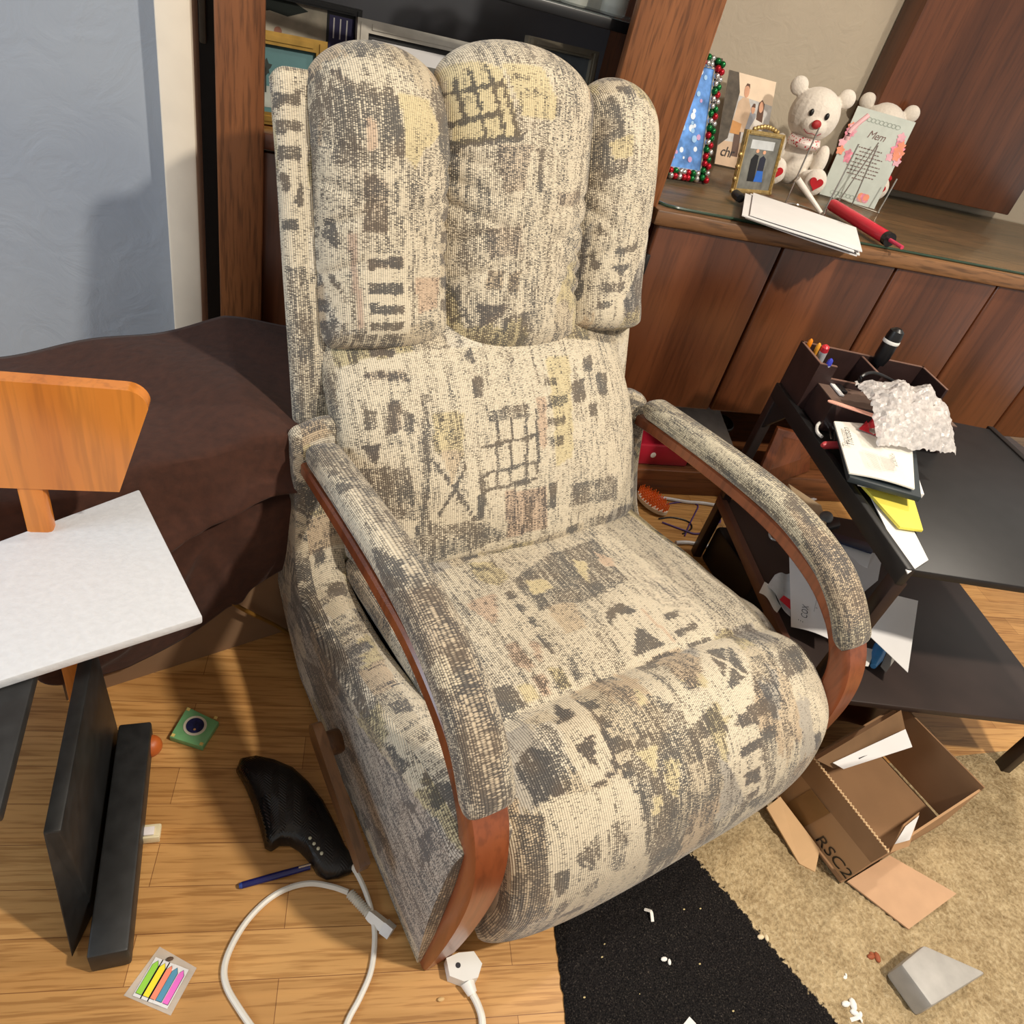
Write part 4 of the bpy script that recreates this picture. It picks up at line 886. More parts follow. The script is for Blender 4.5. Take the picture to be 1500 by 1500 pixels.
# white extension cord
WC = plain('white_cord', (226, 222, 212), .45, noise=.03)
loop = [(500, 1520), (512, 1490), (528, 1460), (544, 1420), (549, 1370), (543, 1330), (533, 1300), (521, 1276), (508, 1256)]
loop2 = [(380, 1520), (352, 1480), (332, 1445), (329, 1415), (342, 1380), (365, 1345), (395, 1316), (425, 1300), (456, 1294), (487, 1299), (510, 1307)]
t = thing('white_power_cord', 'white power cord looped on the floor with its connector by the recliner', 'cord', Wz(440, 1400, 0))
one('cable', tube([Wz(u, v, .005 if i < 5 else .006+.003*(i-4)) for i, (u, v) in enumerate(loop)], .0042, 8, 6), WC, t)
one('cable', tube([Wz(u, v, .005) for u, v in loop2], .0046, 8, 6), WC, t)
A = Wz(512, 1308, .008); B = Wz(540, 1338, .008); Cc = Wz(574, 1366, .008)
rr = []; pp = []
for k in range(23): pp.append(A.lerp(B, k/22)); rr.append(.0082 if k % 2 else .0060)
one('strain_relief', tube(pp, rr, 12), plain('relief', (214, 210, 198), .5), t)
one('plug_body', tube([B, B.lerp(Cc, .15), B.lerp(Cc, .66)], [.0085, .010, .0105], 4), WHITEP, t)
one('plug_head', tube([B.lerp(Cc, .66), Cc], [.0125, .012], 4), plain('clear_plug', (222, 222, 222), .2), t)
t = thing('power_strip', 'white power strip end poking out from under the recliner front', 'power strip', Wz(675, 1425, 0))
pa, pb = Wz(640, 1402, .012), Wz(688, 1446, .012)
dd = (pb-pa).normalized(); pn = V(-dd.y, dd.x, 0)
sh = [Wz(655, 1438, 0), Wz(676, 1446, 0), Wz(696, 1440, 0), Wz(702, 1420, 0), Wz(690, 1402, 0), Wz(668, 1404, 0), Wz(650, 1412, 0)]
vs, fs = prism([(p.x, p.y) for p in sh], (0, 0, .001), (1, 0, 0), (0, 1, 0), (0, 0, 1), .022)
g = G().add((vs, fs), WHITEP); p = Wz(671, 1414, .023); g.add(flat(disc2(p.x, p.y, .004, .004, 12), (0, 0, .0234), (1, 0, 0), (0, 1, 0)), INK)
g.build('housing', t)
one('strain_relief', tube([Wz(684, 1438, .012), Wz(692, 1456, .009)], [.011, .0075], 12), WHITEP, t)
one('cable', tube([Wz(692, 1456, .008), Wz(700, 1472, .006), Wz(706, 1492, .005), Wz(707, 1520, .005)], .0055, 10, 5), WC, t)
# ================================================================== RUG
def rugline(y): return .744+(y-.481)*(.8748-.744)/(.1958-.481)
def rug():
    m, nt, b = new_mat('shag_rug')
    tc = N(nt, 'ShaderNodeTexCoord'); sp = N(nt, 'ShaderNodeSeparateXYZ'); at = N(nt, 'ShaderNodeAttribute', attribute_name='side')
    n1 = N(nt, 'ShaderNodeTexNoise', Scale=150.0, Detail=3.0); n2 = N(nt, 'ShaderNodeTexNoise', Scale=16.0, Detail=4.0); n3 = N(nt, 'ShaderNodeTexNoise', Scale=420.0, Detail=2.0)
    for n in (n1, n2, n3): nt.links.new(tc.outputs['Object'], n.inputs['Vector'])
    e = math_n(nt, 'ADD', at.outputs['Fac'], math_n(nt, 'MULTIPLY', math_n(nt, 'SUBTRACT', n1.outputs[0], .5), .030))
    k = math_n(nt, 'MULTIPLY_ADD', e, 260., .5, clamp=True)
    bl = ramp(nt, n3.outputs[0], [(.35, S(20, 19, 20)), (.62, S(40, 37, 36)), (.8, S(90, 82, 74))])
    bg1 = ramp(nt, n1.outputs[0], [(.3, S(132, 112, 82)), (.5, S(174, 152, 116)), (.72, S(206, 186, 150))])
    bg = mixc(nt, .35, bg1, ramp(nt, n2.outputs[0], [(.35, S(140, 120, 88)), (.65, S(198, 178, 140))]), 'MIX')
    nt.links.new(mixc(nt, k, bl, bg), b.inputs['Base Color']); b.inputs['Roughness'].default_value = 1; b.inputs['Specular IOR Level'].default_value = .05
    bp = N(nt, 'ShaderNodeBump', Strength=.9, Distance=.006); nt.links.new(math_n(nt, 'ADD', n1.outputs[0], math_n(nt, 'MULTIPLY', n3.outputs[0], .4)), bp.inputs['Height']); nt.links.new(bp.outputs[0], b.inputs['Normal'])
    st = .008; x0, x1, y0, y1 = 0, 1.6, -.35, .62
    nx, ny = int((x1-x0)/st), int((y1-y0)/st); vs = []; fs = []; sd = []; ids = {}
    def left(y): return .449+(y-.39)*(.0150/.12)
    rnd = random.Random(3)
    for j in range(ny+1):
        y = y0+(y1-y0)*j/ny; L = left(y)+.002*rnd.uniform(-1, 1)
        for i in range(nx+1):
            x = L+(1.75-L)*i/nx
            edge = min(i, ny-j, 3)/3
            z = .002+.007*edge+rnd.uniform(0, .006)*edge
            vs.append(V(x, y, z)); sd.append(x-rugline(y))
    W = nx+1
    for j in range(ny):
        for i in range(nx): a = j*W+i; fs.append((a, a+1, a+W+1, a+W))
    o = one('area_rug', (vs, fs), m, smooth=0)
    for p in o.data.polygons: p.use_smooth = True
    at = o.data.attributes.new('side', 'FLOAT', 'POINT'); at.data.foreach_set('value', sd)
    tag(o, 'black shag rug with wide beige band under the recliner front', 'rug')
rug()
# scraps on the rug
SCR = plain('scrap_white', (236, 232, 226), .8, noise=.02)
def scrap(name, u, v, pts, label, grp=None, mat=None, z=.012):
    p = Wz(u, v, z); g = G()
    for k, (x, y, r, h_) in enumerate(pts): g.add(ellipsoid((p.x+x, p.y+y, z+h_), (r, r*.6, r*.45), 8, 6, Matrix.Rotation(k*1.3, 3, 'Z')), mat or SCR)
    tag(g.build(name), label, 'scrap', grp)
def strip(name, a, b, w_, label, mat=None):
    A = Wz(*a, .014); B = Wz(*b, .014); M_ = (A+B)/2+V(.004, .002, .006)
    tag(one(name, tube([A, A.lerp(M_, .5)+V(.001, 0, .001), M_, B], w_, 6, 4, .35), mat or SCR), label, 'scrap')
strip('paper_scrap', (944, 1332), (956, 1350), .0028, 'thin curled white paper scrap on the black rug below the seat')
scrap('tissue_scrap', 976, 1407, [(-.004, .002, .006, .002), (.004, -.003, .005, .001)], 'small white tissue scrap on the black rug', None)
scrap('torn_paper', 1248, 1478, [(-.008, .008, .008, .002), (.004, .005, .010, .003), (0, -.006, .008, .002), (.009, -.01, .006, .001)], 'largest torn white paper bit on the beige band')
strip('paper_sliver', (1246, 1494), (1263, 1496), .003, 'white paper sliver below the torn white bit at bottom right')
scrap('foam_crumb', 1237, 1432, [(0, 0, .005, .001), (.005, .003, .003, .001)], 'tiny white crumb on the beige band above the torn paper')
scrap('pebble', 249, 1405, [(0, 0, .005, .001)], 'dark round pebble on the wood floor above the page flags', mat=plain('pebble', (84, 62, 44), .7), z=.003)
scrap('wood_chip', 646, 1464, [(0, 0, .0055, .001)], 'pale tan chip on the wood floor left of the power strip', mat=plain('chip', (214, 176, 120), .6), z=.003)
scrap('dry_leaf', 1280, 1403, [(-.006, .002, .008, .002), (.005, -.001, .009, .003), (.0, .006, .005, .001)], 'reddish brown dry leaf bit on the beige band', mat=plain('leaf', (150, 78, 44), .7))
scrap('cotton_bit', 1118, 1372, [(-.006, 0, .007, .001), (.005, -.003, .006, .001)], 'pale cream fluff on the beige band beside the black', mat=plain('fluff', (222, 204, 170), .9))
o = one('paper_corner', sheet([Wz(995, 1508, .013), Wz(1010, 1489, .014), Wz(1026, 1506, .013), Wz(1010, 1530, .013)], 4, 4), PAPER); tag(o, 'white paper corner on the black rug at the bottom edge', 'paper')
for k, (u, v) in enumerate(((1026, 1331), (1025, 1412), (856, 1461), (886, 1383), (1074, 1481), (1002, 1332), (882, 1402), (938, 1456))):
    scrap('crumb', u, v, [(0, 0, .0022, 0)], 'tiny pale crumb scattered on the black rug', 'crumbs on the black rug', plain('crumb', (200, 180, 130), .8))
# ================================================================== OPEN CARTON, BOTTOM RIGHT
def carton():
    B1, B2 = Wz(1140, 1166, .03), Wz(1236, 1290, .03)
    F1, F2 = Wz(1178, 1142, .115), Wz(1276, 1264, .115)
    R1, R2 = Wz(1206, 1128, .165), Wz(1301, 1249, .165)
    ax = (B2-B1).normalized(); nin = V(-ax.y, ax.x, 0)
    if nin.x < 0: nin = -nin
    t = thing('shipping_box', 'open brown cardboard shipping box with marker writing at lower right on the rug', 'box', (B1+B2)/2+nin*.15-V(0, 0, .03))
    ext = ax*-.03
    g = G().add(slab([B1+ext, B2, F2, F1+ext], nin, .004), CARD)
    up = (F1-B1).normalized()
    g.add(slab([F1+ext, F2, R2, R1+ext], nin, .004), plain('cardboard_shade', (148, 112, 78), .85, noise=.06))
    A = B2-ax*.070+up*.008; g.add(text_geo('RSC2', A-nin*.0015-ax*.012, ax, up, .036, 0, 1.0), BLACK)
    TAPE = plain('brown_tape', (150, 110, 66), .3, noise=.05, alpha=.75)
    g.add(slab([F1-ax*-.02-nin*.002-up*.08, F1+ax*.07-nin*.002-up*.08, F1+ax*.07-nin*.002, F1+ax*.02-nin*.002], -nin, .0006), TAPE)
    wob = []
    g.build('near_wall', t)
    CORR = plain('corrugated_edge', (214, 184, 142), .9, noise=.3, nscale=400)
    n = 60; pts = [(R1+ext).lerp(R2, k/n)+nin*(.002+.0022*(1 if k % 2 else -1)) for k in range(n+1)]
    one('corrugated_rim', tube(pts, .0016, 5), CORR, t)
    dpt = .33; zt = .165
    W2 = [B2+nin*dpt, B1+ext+nin*dpt]
    one('end_wall', slab([B2, W2[0], W2[0]+V(0, 0, .12), F2+V(0, 0, 0)], -ax, .004), CARD, t)
    one('far_wall', slab([W2[1], W2[0], W2[0]+V(0, 0, .13), W2[1]+V(0, 0, .13)], -nin, .004), CARDD, t)
    one('end_wall', slab([B1+ext, W2[1], W2[1]+V(0, 0, .13), F1+ext], ax, .004), CARDD, t)
    one('bottom', slab([B1+ext-V(0, 0, .012), B2-V(0, 0, .012), W2[0]-V(0, 0, .012), W2[1]-V(0, 0, .012)], (0, 0, 1), .003), CARDD, t)
    # torn flap with white label at the far end
    p = [Wz(1198, 1112, .20), Wz(1320, 1040, .24), Wz(1330, 1086, .185), Wz(1222, 1124, .165)]
    g = G().add(slab(p, (0, -.3, -1), .003), plain('flap_outer', (124, 94, 64), .9, noise=.08))
    up_ = V(.1, -.3, 1).normalized()
    q = [Wz(1216, 1117, .18), Wz(1322, 1068, .213), Wz(1332, 1094, .188), Wz(1232, 1126, .165)]
    g.add(sheet([x+V(0, -.004, .006) for x in q], 3, 3), PAPER)
    g.add(sheet([x+V(0, -.004, .007) for x in (Wz(1250, 1107, .182), Wz(1290, 1089, .195), Wz(1292, 1094, .19), Wz(1254, 1112, .178))], 2, 2), INK)
    fl = g.build('flap', t); fl['label'] = 'torn flap with white shipping label'
    # lower flap opened outwards on the rug
    p = [Wz(1122, 1184, .035), Wz(1142, 1168, .05), Wz(1200, 1245, .035), Wz(1193, 1278, .012), Wz(1170, 1266, .012)]
    vs, fs = prism([(x.x, x.y) for x in p], (0, 0, .0), (1, 0, 0), (0, 1, 0), (0, 0, 1), .003)
    vs = [V(v.x, v.y, v.z+p[i % 5].z) for i, v in enumerate(vs)]
    one('flap', (vs, fs), plain('cardboard_light', (206, 168, 124), .85, noise=.05), t)
    p = [Wz(1240, 1292, .018), Wz(1302, 1254, .04), Wz(1400, 1310, .035), Wz(1330, 1362, .014)]
    one('flap', slab(p, (0, 0, 1), .003), plain('cardboard_pink', (190, 152, 118), .85, noise=.05), t)
    p = [Wz(1302, 1250, .12), Wz(1322, 1208, .15), Wz(1345, 1190, .15), Wz(1330, 1240, .11)]
    g = G().add(slab(p, (.3, -.2, 1), .003), CARD); g.add(sheet([x+V(0, -.002, .008) for x in (Wz(1306, 1238, .125), Wz(1322, 1212, .146), Wz(1342, 1196, .148), Wz(1328, 1232, .118))], 2, 2), PAPER); g.build('flap', t)
carton()
p = [Wz(1296, 1428, .012), Wz(1330, 1400, .012), Wz(1420, 1440, .012), Wz(1340, 1490, .012)]
o = one('grey_case', slab(p, (0, 0, 1), .05, .006), plain('grey_case', (170, 166, 160), .5)); tag(o, 'grey case corner on the rug at the right edge', 'case')
# ================================================================== DESK AT RIGHT
ZD = .55
K0 = V(1.140, 1.312, 0); K1 = V(1.022, .683, 0)          # left edge, rear to front
dy = (K1-K0).normalized(); dx = V(-dy.y, dy.x, 0)
if dx.x < 0: dx = -dx
def DP(x, y, z): return K0+dx*x+dy*y+V(0, 0, z)           # desk coordinates: x to the right, y from rear to front
LD = (K1-K0).length; WD = .62
def dbox(x0, y0, z0, x1, y1, z1, bev=.003): return hexa([DP(x0, y0, z0), DP(x1, y0, z0), DP(x1, y1, z0), DP(x0, y1, z0), DP(x0, y0, z1), DP(x1, y0, z1), DP(x1, y1, z1), DP(x0, y1, z1)], bev)
DESKB = plain('espresso_board', (52, 40, 36), .45, noise=.2, nscale=10)
t = thing('desk', 'small black metal desk with lower shelf crowded with papers at right', 'desk', DP(WD/2, LD/2, 0))
one('tabletop', dbox(.012, .0, ZD-.02, WD, LD, ZD-.004), BLACKM, t)
one('side_rail', dbox(0, -.01, ZD-.035, .018, LD+.01, ZD+.004), BLACKM, t)
one('side_rail', dbox(WD-.02, -.01, ZD-.03, WD, LD+.01, ZD), BLACKM, t)
for x, y, lab in ((0, -.01, 0), (0, LD-.02, 0), (WD-.025, -.01, 0), (WD-.025, LD-.02, 0)):
    one('leg', dbox(x, y, 0, x+.025, y+.028, ZD-.03), plain('leg_metal', (40, 26, 24), .4, noise=.2), t)
one('lower_shelf', dbox(.004, .0, .188, WD, LD+.012, .203), DESKB, t)
one('shelf_rail', dbox(-.004, -.005, .182, .014, LD+.016, .210), plain('rail_brown', (96, 62, 48), .45), t)
one('gusset', prism([(0, 0), (.075, 0), (.0, -.075)], DP(.004, .017, ZD-.034), dy, V(0, 0, 1), dx, .006), BLACKM, t)
# organiser on the desk
t = thing('desk_organizer', 'dark brown wooden desk organizer with open pen compartments', 'organizer', DP(.2, .1, ZD))
zo = .662; ORG = plain('organizer_wood', (50, 34, 32), .4, noise=.15); ORT = plain('organizer_edge', (122, 92, 80), .5)
def pane(x0, y0, x1, y1, z0, z1, nm='panel'):
    g = G().add(dbox(x0, y0, z0, x1, y1, z1, .0), ORG); g.add(dbox(x0, y0, z1, x1, y1, z1+.0015, .0), ORT); return g.build(nm, t)
pane(.012, -.015, .018, .10, ZD-.002, zo, 'side_panel'); pane(.012, -.015, .34, -.009, ZD-.002, zo, 'rear_panel'); pane(.334, -.015, .34, .10, ZD-.002, zo, 'side_panel')
pane(.018, .094, .055, .10, ZD-.002, zo, 'front_panel'); pane(.055, .094, .334, .10, ZD-.002, zo-.03, 'front_panel'); pane(.17, -.009, .176, .094, ZD-.002, zo-.004, 'divider')
g = G().add(dbox(.03, .10, ZD-.002, .34, .19, zo-.045, .001), ORG); g.add(dbox(.031, .101, zo-.045, .339, .189, zo-.0435, .0), plain('drawer_top', (104, 84, 74), .4)); g.build('lower_box', t)
# pens standing in the organiser
def pen(nm, u, v, col, lab, r=.006, tipc=None, L=.10, lean=(.02, -.01)):
    p = Wz(u, v, zo+.012); q = p+V(lean[0]*1.5+.0, -lean[1]*3, ZD-zo-.012)
    t = thing(nm, lab, 'pen', V(q.x, q.y, ZD)); d_ = (p-q).normalized()
    one('barrel', tube([q, p-d_*.012], r, 12), plain('pen_'+nm+str(u), col, .3), t); one('cap', tube([p-d_*.012, p, p+d_*.004], [r*1.02, r*.9, r*.4], 12), plain('cap_'+str(u), tipc or col, .3), t)
pen('pen', 1188, 499, (240, 140, 30), 'orange pen at the left in the desk organizer', .0055)
pen('pen', 1200, 505, (244, 170, 60), 'light orange pen leaning beside the marker in the organizer', .005)
pen('marker', 1210, 508, (196, 196, 200), 'grey marker with red cap end standing in the organizer', .0095, (196, 50, 60))
pen('pen', 1217, 528, (180, 184, 206), 'clear pen with blue cap in front of the grey marker', .006, (60, 70, 190))
# usb stick
p = Wz(1228, 572, zo-.0435)
t = thing('flash_drive', 'black flash drive with white label strip on the organizer', 'flash drive', p)
a = (Wz(1244, 590, zo-.0435)-Wz(1222, 564, zo-.0435)).normalized(); b = V(-a.y, a.x, 0)
one('body', hexa([p+a*x+b*y+V(0, 0, z) for z in (0, .007) for x, y in ((-.02, 0), (.014, 0), (.014, .014), (-.02, .014))], .001), BLACK, t)
one('label_strip', hexa([p+a*x+b*y+V(0, 0, z) for z in (.001, .0045) for x, y in ((-.022, -.012), (.03, -.012), (.03, -.001), (-.022, -.001))], .0005), PAPER, t)
# webcam / black gadget and cable at right rear of the organiser
p = Wy(1303, 492, 1.27)
t = thing('microphone', 'black rounded gadget with white ring at the right edge of the organizer', 'gadget', V(p.x+.014, p.y, ZD))
one('body', lathe([(.02, ZD-p.z), (.02, ZD-p.z+.004), (.006, ZD-p.z+.006), (.006, -.072), (.014, -.07), (.018, -.05), (.018, .0), (.016, .014), (.008, .02)], 20, Matrix.Translation(p+V(.014, 0, 0))), BLACK, t)
one('ring', lathe([(.0186, -.006), (.0192, -.004), (.0192, .0), (.0186, .002)], 20, Matrix.Translation(p+V(.014, 0, -.01))), WHITEP, t)
tag(one('usb_cable', tube([Wz(1256, 566, zo-.025), Wz(1262, 552, zo), Wz(1275, 546, zo+.005), Wz(1292, 550, zo), Wz(1320, 565, zo-.03)], .004, 8, 5), BLACK), 'black cable curling over the desk organizer', 'cable')
# bubble wrap
def bubble():
    nu, nv = 34, 30; vs = []; fs = []; rnd = random.Random(5)
    c = Wz(1330, 604, ZD+.10)
    for j in range(nv+1):
        for i in range(nu+1):
            u, v = i/nu*2-1, j/nv*2-1
            r = max(abs(u), abs(v)); q = DP(0, 0, 0)
            p = c+dx*(u*.10)+dy*(v*.085-.012*u)
            z = ZD+.112+.040*(1-r**2.2)-.05*max(0, v)+rnd.uniform(-.004, .004)+.010*math.sin(u*9+v*5)*(1-r)
            vs.append(V(p.x+rnd.uniform(-.002, .002), p.y+rnd.uniform(-.002, .002), z))
    for j in range(nv):
        for i in range(nu): a = j*(nu+1)+i; fs.append((a, a+1, a+nu+2, a+nu+1))
    o = one('bubble_wrap', (vs, fs), plain('bubble_film', (206, 200, 196), .12, noise=.2, nscale=110, bump=1., alpha=.8), smooth=20); tag(o, 'crumpled clear bubble wrap heap on the desk', 'bubble wrap')
bubble()
p0, p1 = Wz(1219, 588, zo-.041), Wz(1292, 612, zo-.02)
dd = (p1-p0).normalized(); nn = dd.cross(V(0, 0, 1)).normalized()
poly = [(-.0+.009*math.cos(PI/2+PI*k/8), .009*math.sin(PI/2+PI*k/8)) for k in range(9)]+[(.13, -.009), (.13, .009)]
o = one('nail_file', prism(poly, p0, dd, nn, dd.cross(nn), .002), plain('peach_file', (232, 170, 150), .6)); tag(o, 'peach nail file sticking out of the bubble wrap', 'nail file')
# newspaper stack, notebook, legal pad, tools
def flatquad(px, z): return [Wz(u, v, z) for u, v in px]
q = flatquad([(1246, 690), (1340, 716), (1335, 632), (1222, 617)], ZD+.05)
q[0].z -= .004
t_ = G().add(sheet(q, 10, 10, lambda u, v: V(0, 0, .004*math.sin(u*PI)), .003), plain('newsprint', (226, 222, 212), .85, noise=.03))
a = (q[1]-q[0]).normalized(); b = (q[3]-q[0]).normalized()
ta = (Wz(1236, 616, ZD+.05)-Wz(1256, 664, ZD+.05)).normalized(); tb = V(-ta.y, ta.x, 0)
NI = plain('news_ink', (70, 68, 68), .9); NG = plain('news_grey', (150, 147, 142), .9, noise=.2, nscale=700)
def newsline(px0, px1, w_, mt, z=ZD+.0565):
    A, B = Wz(*px0, z), Wz(*px1, z); d_ = (B-A); n_ = V(-d_.y, d_.x, 0).normalized()*w_
    t_.add(([A, B, B+n_, A+n_], [(0, 1, 2, 3)]), mt)
up_n = -(Wz(1340, 716, 0)-Wz(1246, 690, 0)).normalized()
t_.add(text_geo('Thousan', Wz(1252, 654, ZD+.057), (Wz(1240, 618, ZD)-Wz(1252, 654, ZD)), up_n, .023), NI)
t_.add(text_geo('AI LAUNCH', Wz(1316, 684, ZD+.057), (Wz(1300, 634, ZD)-Wz(1318, 684, ZD)), up_n, .010), NI)
for k in range(16):
    f_ = k/15
    for (x0, y0), (x1, y1), (x2, y2), (x3, y3) in (((1258, 634), (1284, 640), (1294, 660), (1266, 652)), ((1262, 659), (1286, 666), (1296, 690), (1272, 683)), ((1288, 667), (1308, 672), (1314, 690), (1297, 688)), ((1262, 625), (1290, 630), (1292, 636), (1266, 631))):
        newsline((x0+(x3-x0)*f_, y0+(y3-y0)*f_), (x1+(x2-x1)*f_, y1+(y2-y1)*f_), .0007, NG)
tag(t_.build('newspaper', None, 30), 'folded newspaper with printed columns on top of the desk stack', 'newspaper')
q = flatquad([(1240, 706), (1345, 736), (1335, 640), (1220, 622)], ZD+.03)
o = one('notebook', slab(q, (0, 0, 1), .012, .002), plain('dark_cover', (40, 48, 52), .5)); tag(o, 'dark notebook lying under the newspaper on the desk', 'notebook')
q = flatquad([(1256, 712), (1350, 730), (1340, 700), (1252, 686)], ZD+.016)
o = one('paper_pad', slab(q, (0, 0, 1), .010, .001), PAPER); tag(o, 'white paper pad edge under the dark notebook', 'paper pad')
q = flatquad([(1316, 775), (1350, 780), (1330, 712), (1256, 708)], ZD+.005)
o = one('legal_pad', slab(q, (0, 0, 1), .006, .001), plain('yellow_paper', (228, 212, 84), .7, noise=.04)); tag(o, 'yellow legal pad below the white pad on the desk', 'notepad')
q = flatquad([(1330, 840), (1360, 820), (1330, 760), (1276, 728)], ZD+.001)
o = one('paper_sheet', sheet(q, 6, 6, None, .002), PAPER); tag(o, 'white paper sheet beneath the yellow legal pad', 'paper')
p0, p1 = Wz(1204, 652, ZD+.016), Wz(1250, 652, ZD+.016)
o = one('tool_handle', tube([p0, p0.lerp(p1, .08), p0.lerp(p1, .5), p1], [.004, .008, .0085, .008], 12), plain('red_grip', (180, 60, 66), .4)); tag(o, 'red tool handle poking out left of the newspaper', 'tool')
t = thing('scissors', 'white handled scissors beside the newspaper at the desk edge', 'scissors', Wz(1210, 628, ZD))
pts = [Wz(u, v, ZD+.012) for u, v in ((1222, 622), (1208, 617), (1198, 622), (1197, 632), (1204, 640))]
one('handle', tube(pts, .0035, 8, 6), WHITEP, t)
one('blade', tube([Wz(1214, 626, ZD+.006), Wz(1218, 644, ZD+.006)], .0022, 6), CHROME, t); one('blade', tube([Wz(1222, 626, ZD+.006), Wz(1222, 646, ZD+.006)], .0022, 6), CHROME, t)
q = flatquad([(1258, 628), (1290, 640), (1284, 614), (1270, 616)], ZD+.058)
o = one('red_wrapper', sheet(q, 4, 4, lambda u, v: V(0, 0, .012*math.sin(u*7)*math.sin(v*5))), RED); tag(o, 'red crumpled wrapper between newspaper and bubble wrap', 'wrapper')
# ---------------- things on the lower shelf
ZS = .204
def papersheet(nm, px, z, lab, bend=None, mat=None, cat='paper'):
    o = one(nm, sheet([Wz(u, v, zz) for (u, v), zz in zip(px, z if isinstance(z, (list, tuple)) else [z]*4)], 10, 10, bend), mat or PAPER); tag(o, lab, cat); return o
q = [Wz(1159, 918, ZS+.03), Wz(1222, 940, ZS+.05), Wz(1226, 836, ZS+.06), Wz(1156, 805, ZS+.045)]
g = G().add(sheet(q, 8, 8, lambda u, v: V(0, 0, .006*math.sin(u*PI))), PAPER)
# printing on the letter
za = ZS+.052
b0 = Wz(1184, 914, ZS+.047); b1 = Wz(1174, 870, ZS+.054)
al = (Wz(1181, 884, za)-Wz(1177, 912, za)).normalized(); bl_ = V(-al.y, al.x, 0)
g.add(text_geo('COX', Wz(1182, 907, za), al, bl_, .020, .0, 1.05), plain('cox_grey', (74, 78, 88), .7))
for k in range(3): g.add(text_geo('-', Wz(1180, 914-k*0.2, za)+bl_*(.003+.0045*k), al, bl_, .016), MATS['cox_grey'])
for k, (u, v) in enumerate(((1197, 892), (1209, 893), (1219, 896))): g.add(text_geo(('Lorem', 'Pay by', 'Terms')[k][:6] if k == 1 else 'o', Wz(u, v, za+.003), al, bl_, .008), MATS['cox_grey'])
g.add(([Wz(1192, 896, za+.003), Wz(1192.6, 896, za+.003), Wz(1200, 862, za+.003), Wz(1199.4, 862, za+.003)], [(0, 1, 2, 3)]), NG)
tag(g.build('letter'), 'white letter with a company name hanging over the shelf under the right arm', 'letter')
papersheet('letter', [(1250, 880), (1286, 850), (1293, 812), (1216, 800)], [ZS+.06, ZS+.045, ZS+.04, ZS+.05], 'plain white sheet on the shelf behind the right arm front')
papersheet('letter', [(1262, 920), (1330, 985), (1345, 880), (1312, 872)], [ZS+.09, ZS+.06, ZS+.06, ZS+.10], 'white sheet hanging at the right edge beyond the arm tip')
papersheet('envelope', [(1124, 858), (1158, 902), (1160, 838), (1135, 842)], ZS+.022, 'grey plastic mailer under the lettered sheet on the shelf', lambda u, v: V(0, 0, .005*math.sin(u*6)), plain('mailer', (200, 204, 206), .25))
papersheet('envelope', [(1142, 878), (1162, 896), (1160, 880), (1148, 872)], ZS+.032, 'red striped envelope corner left of the lettered sheet', None, RED, 'envelope')
papersheet('mailer', [(1112, 868), (1140, 895), (1146, 886), (1120, 852)], ZS+.012, 'white bent envelope beside the grey mailer on the shelf edge', lambda u, v: V(0, 0, .006*math.sin(u*5)), WHITEP, 'envelope')
q = flatquad([(1210, 790), (1276, 812), (1280, 800), (1218, 782)], ZS+.05)
o = one('magazine', slab(q, (0, 0, 1), .006, .001), plain('navy_cover', (30, 34, 58), .35)); tag(o, 'dark navy magazine spine behind the right arm on the shelf', 'magazine')
q = flatquad([(1206, 812), (1268, 836), (1276, 806), (1212, 784)], ZS+.038)
o = one('paper_stack', slab(q, (0, 0, 1), .010, .001), PAPER); tag(o, 'white paper stack under the navy magazine on the shelf', 'paper stack')
q = flatquad([(1176, 770), (1206, 776), (1198, 748), (1150, 716)], ZS+.012)
o = one('paper_bundle', slab(q, (0, 0, 1), .02, .002), plain('tan_paper', (214, 186, 148), .8, noise=.06)); tag(o, 'tan paper bundle on the shelf just behind the right arm', 'paper stack')
p = Wz(1210, 758, ZS+.03)
o = one('computer_mouse', ellipsoid((p.x, p.y, p.z), (.018, .028, .014), 20, 12, Matrix.Rotation(-.9, 3, 'Z')), plain('grey_mouse', (112, 112, 110), .45)); tag(o, 'grey computer mouse on the shelf behind the right arm', 'mouse')
q = flatquad([(1200, 782), (1228, 775), (1226, 764), (1196, 772)], ZS+.014)
o = one('remote_control', slab(q, (0, 0, 1), .014, .003), BLACK); tag(o, 'black remote with pale edge next to the grey mouse', 'remote')
o = one('spectacles', tube([Wz(u, v, ZS+.008) for u, v in ((1148, 792), (1132, 790), (1127, 782), (1134, 776), (1150, 778))], .0028, 8, 6), plain('pale_metal', (200, 196, 190), .3, .4)); tag(o, 'pale wire loop lying on the shelf under the right arm', 'wire')
p0, p1 = Wz(1262, 945, ZS+.012), Wz(1278, 975, ZS+.012)
o = one('blue_bottle', tube([Wz(1290, 948, ZS+.016), Wz(1284, 962, ZS+.016), Wz(1279, 976, ZS+.016)], [.014, .014, .006], 14), plain('blue_plastic', (70, 140, 200), .3)); tag(o, 'blue bottle tip under the hanging sheet at right', 'bottle')
papersheet('card', [(1263, 975), (1272, 976), (1282, 952), (1266, 948)], ZS+.02, 'small white card with orange line below the arm tip', None, WHITEP, 'card')
papersheet('card', [(1290, 976), (1298, 985), (1314, 962), (1300, 955)], ZS+.012, 'grey folded card beside the blue bottle tip', None, plain('grey_card', (150, 146, 140), .6), 'card')
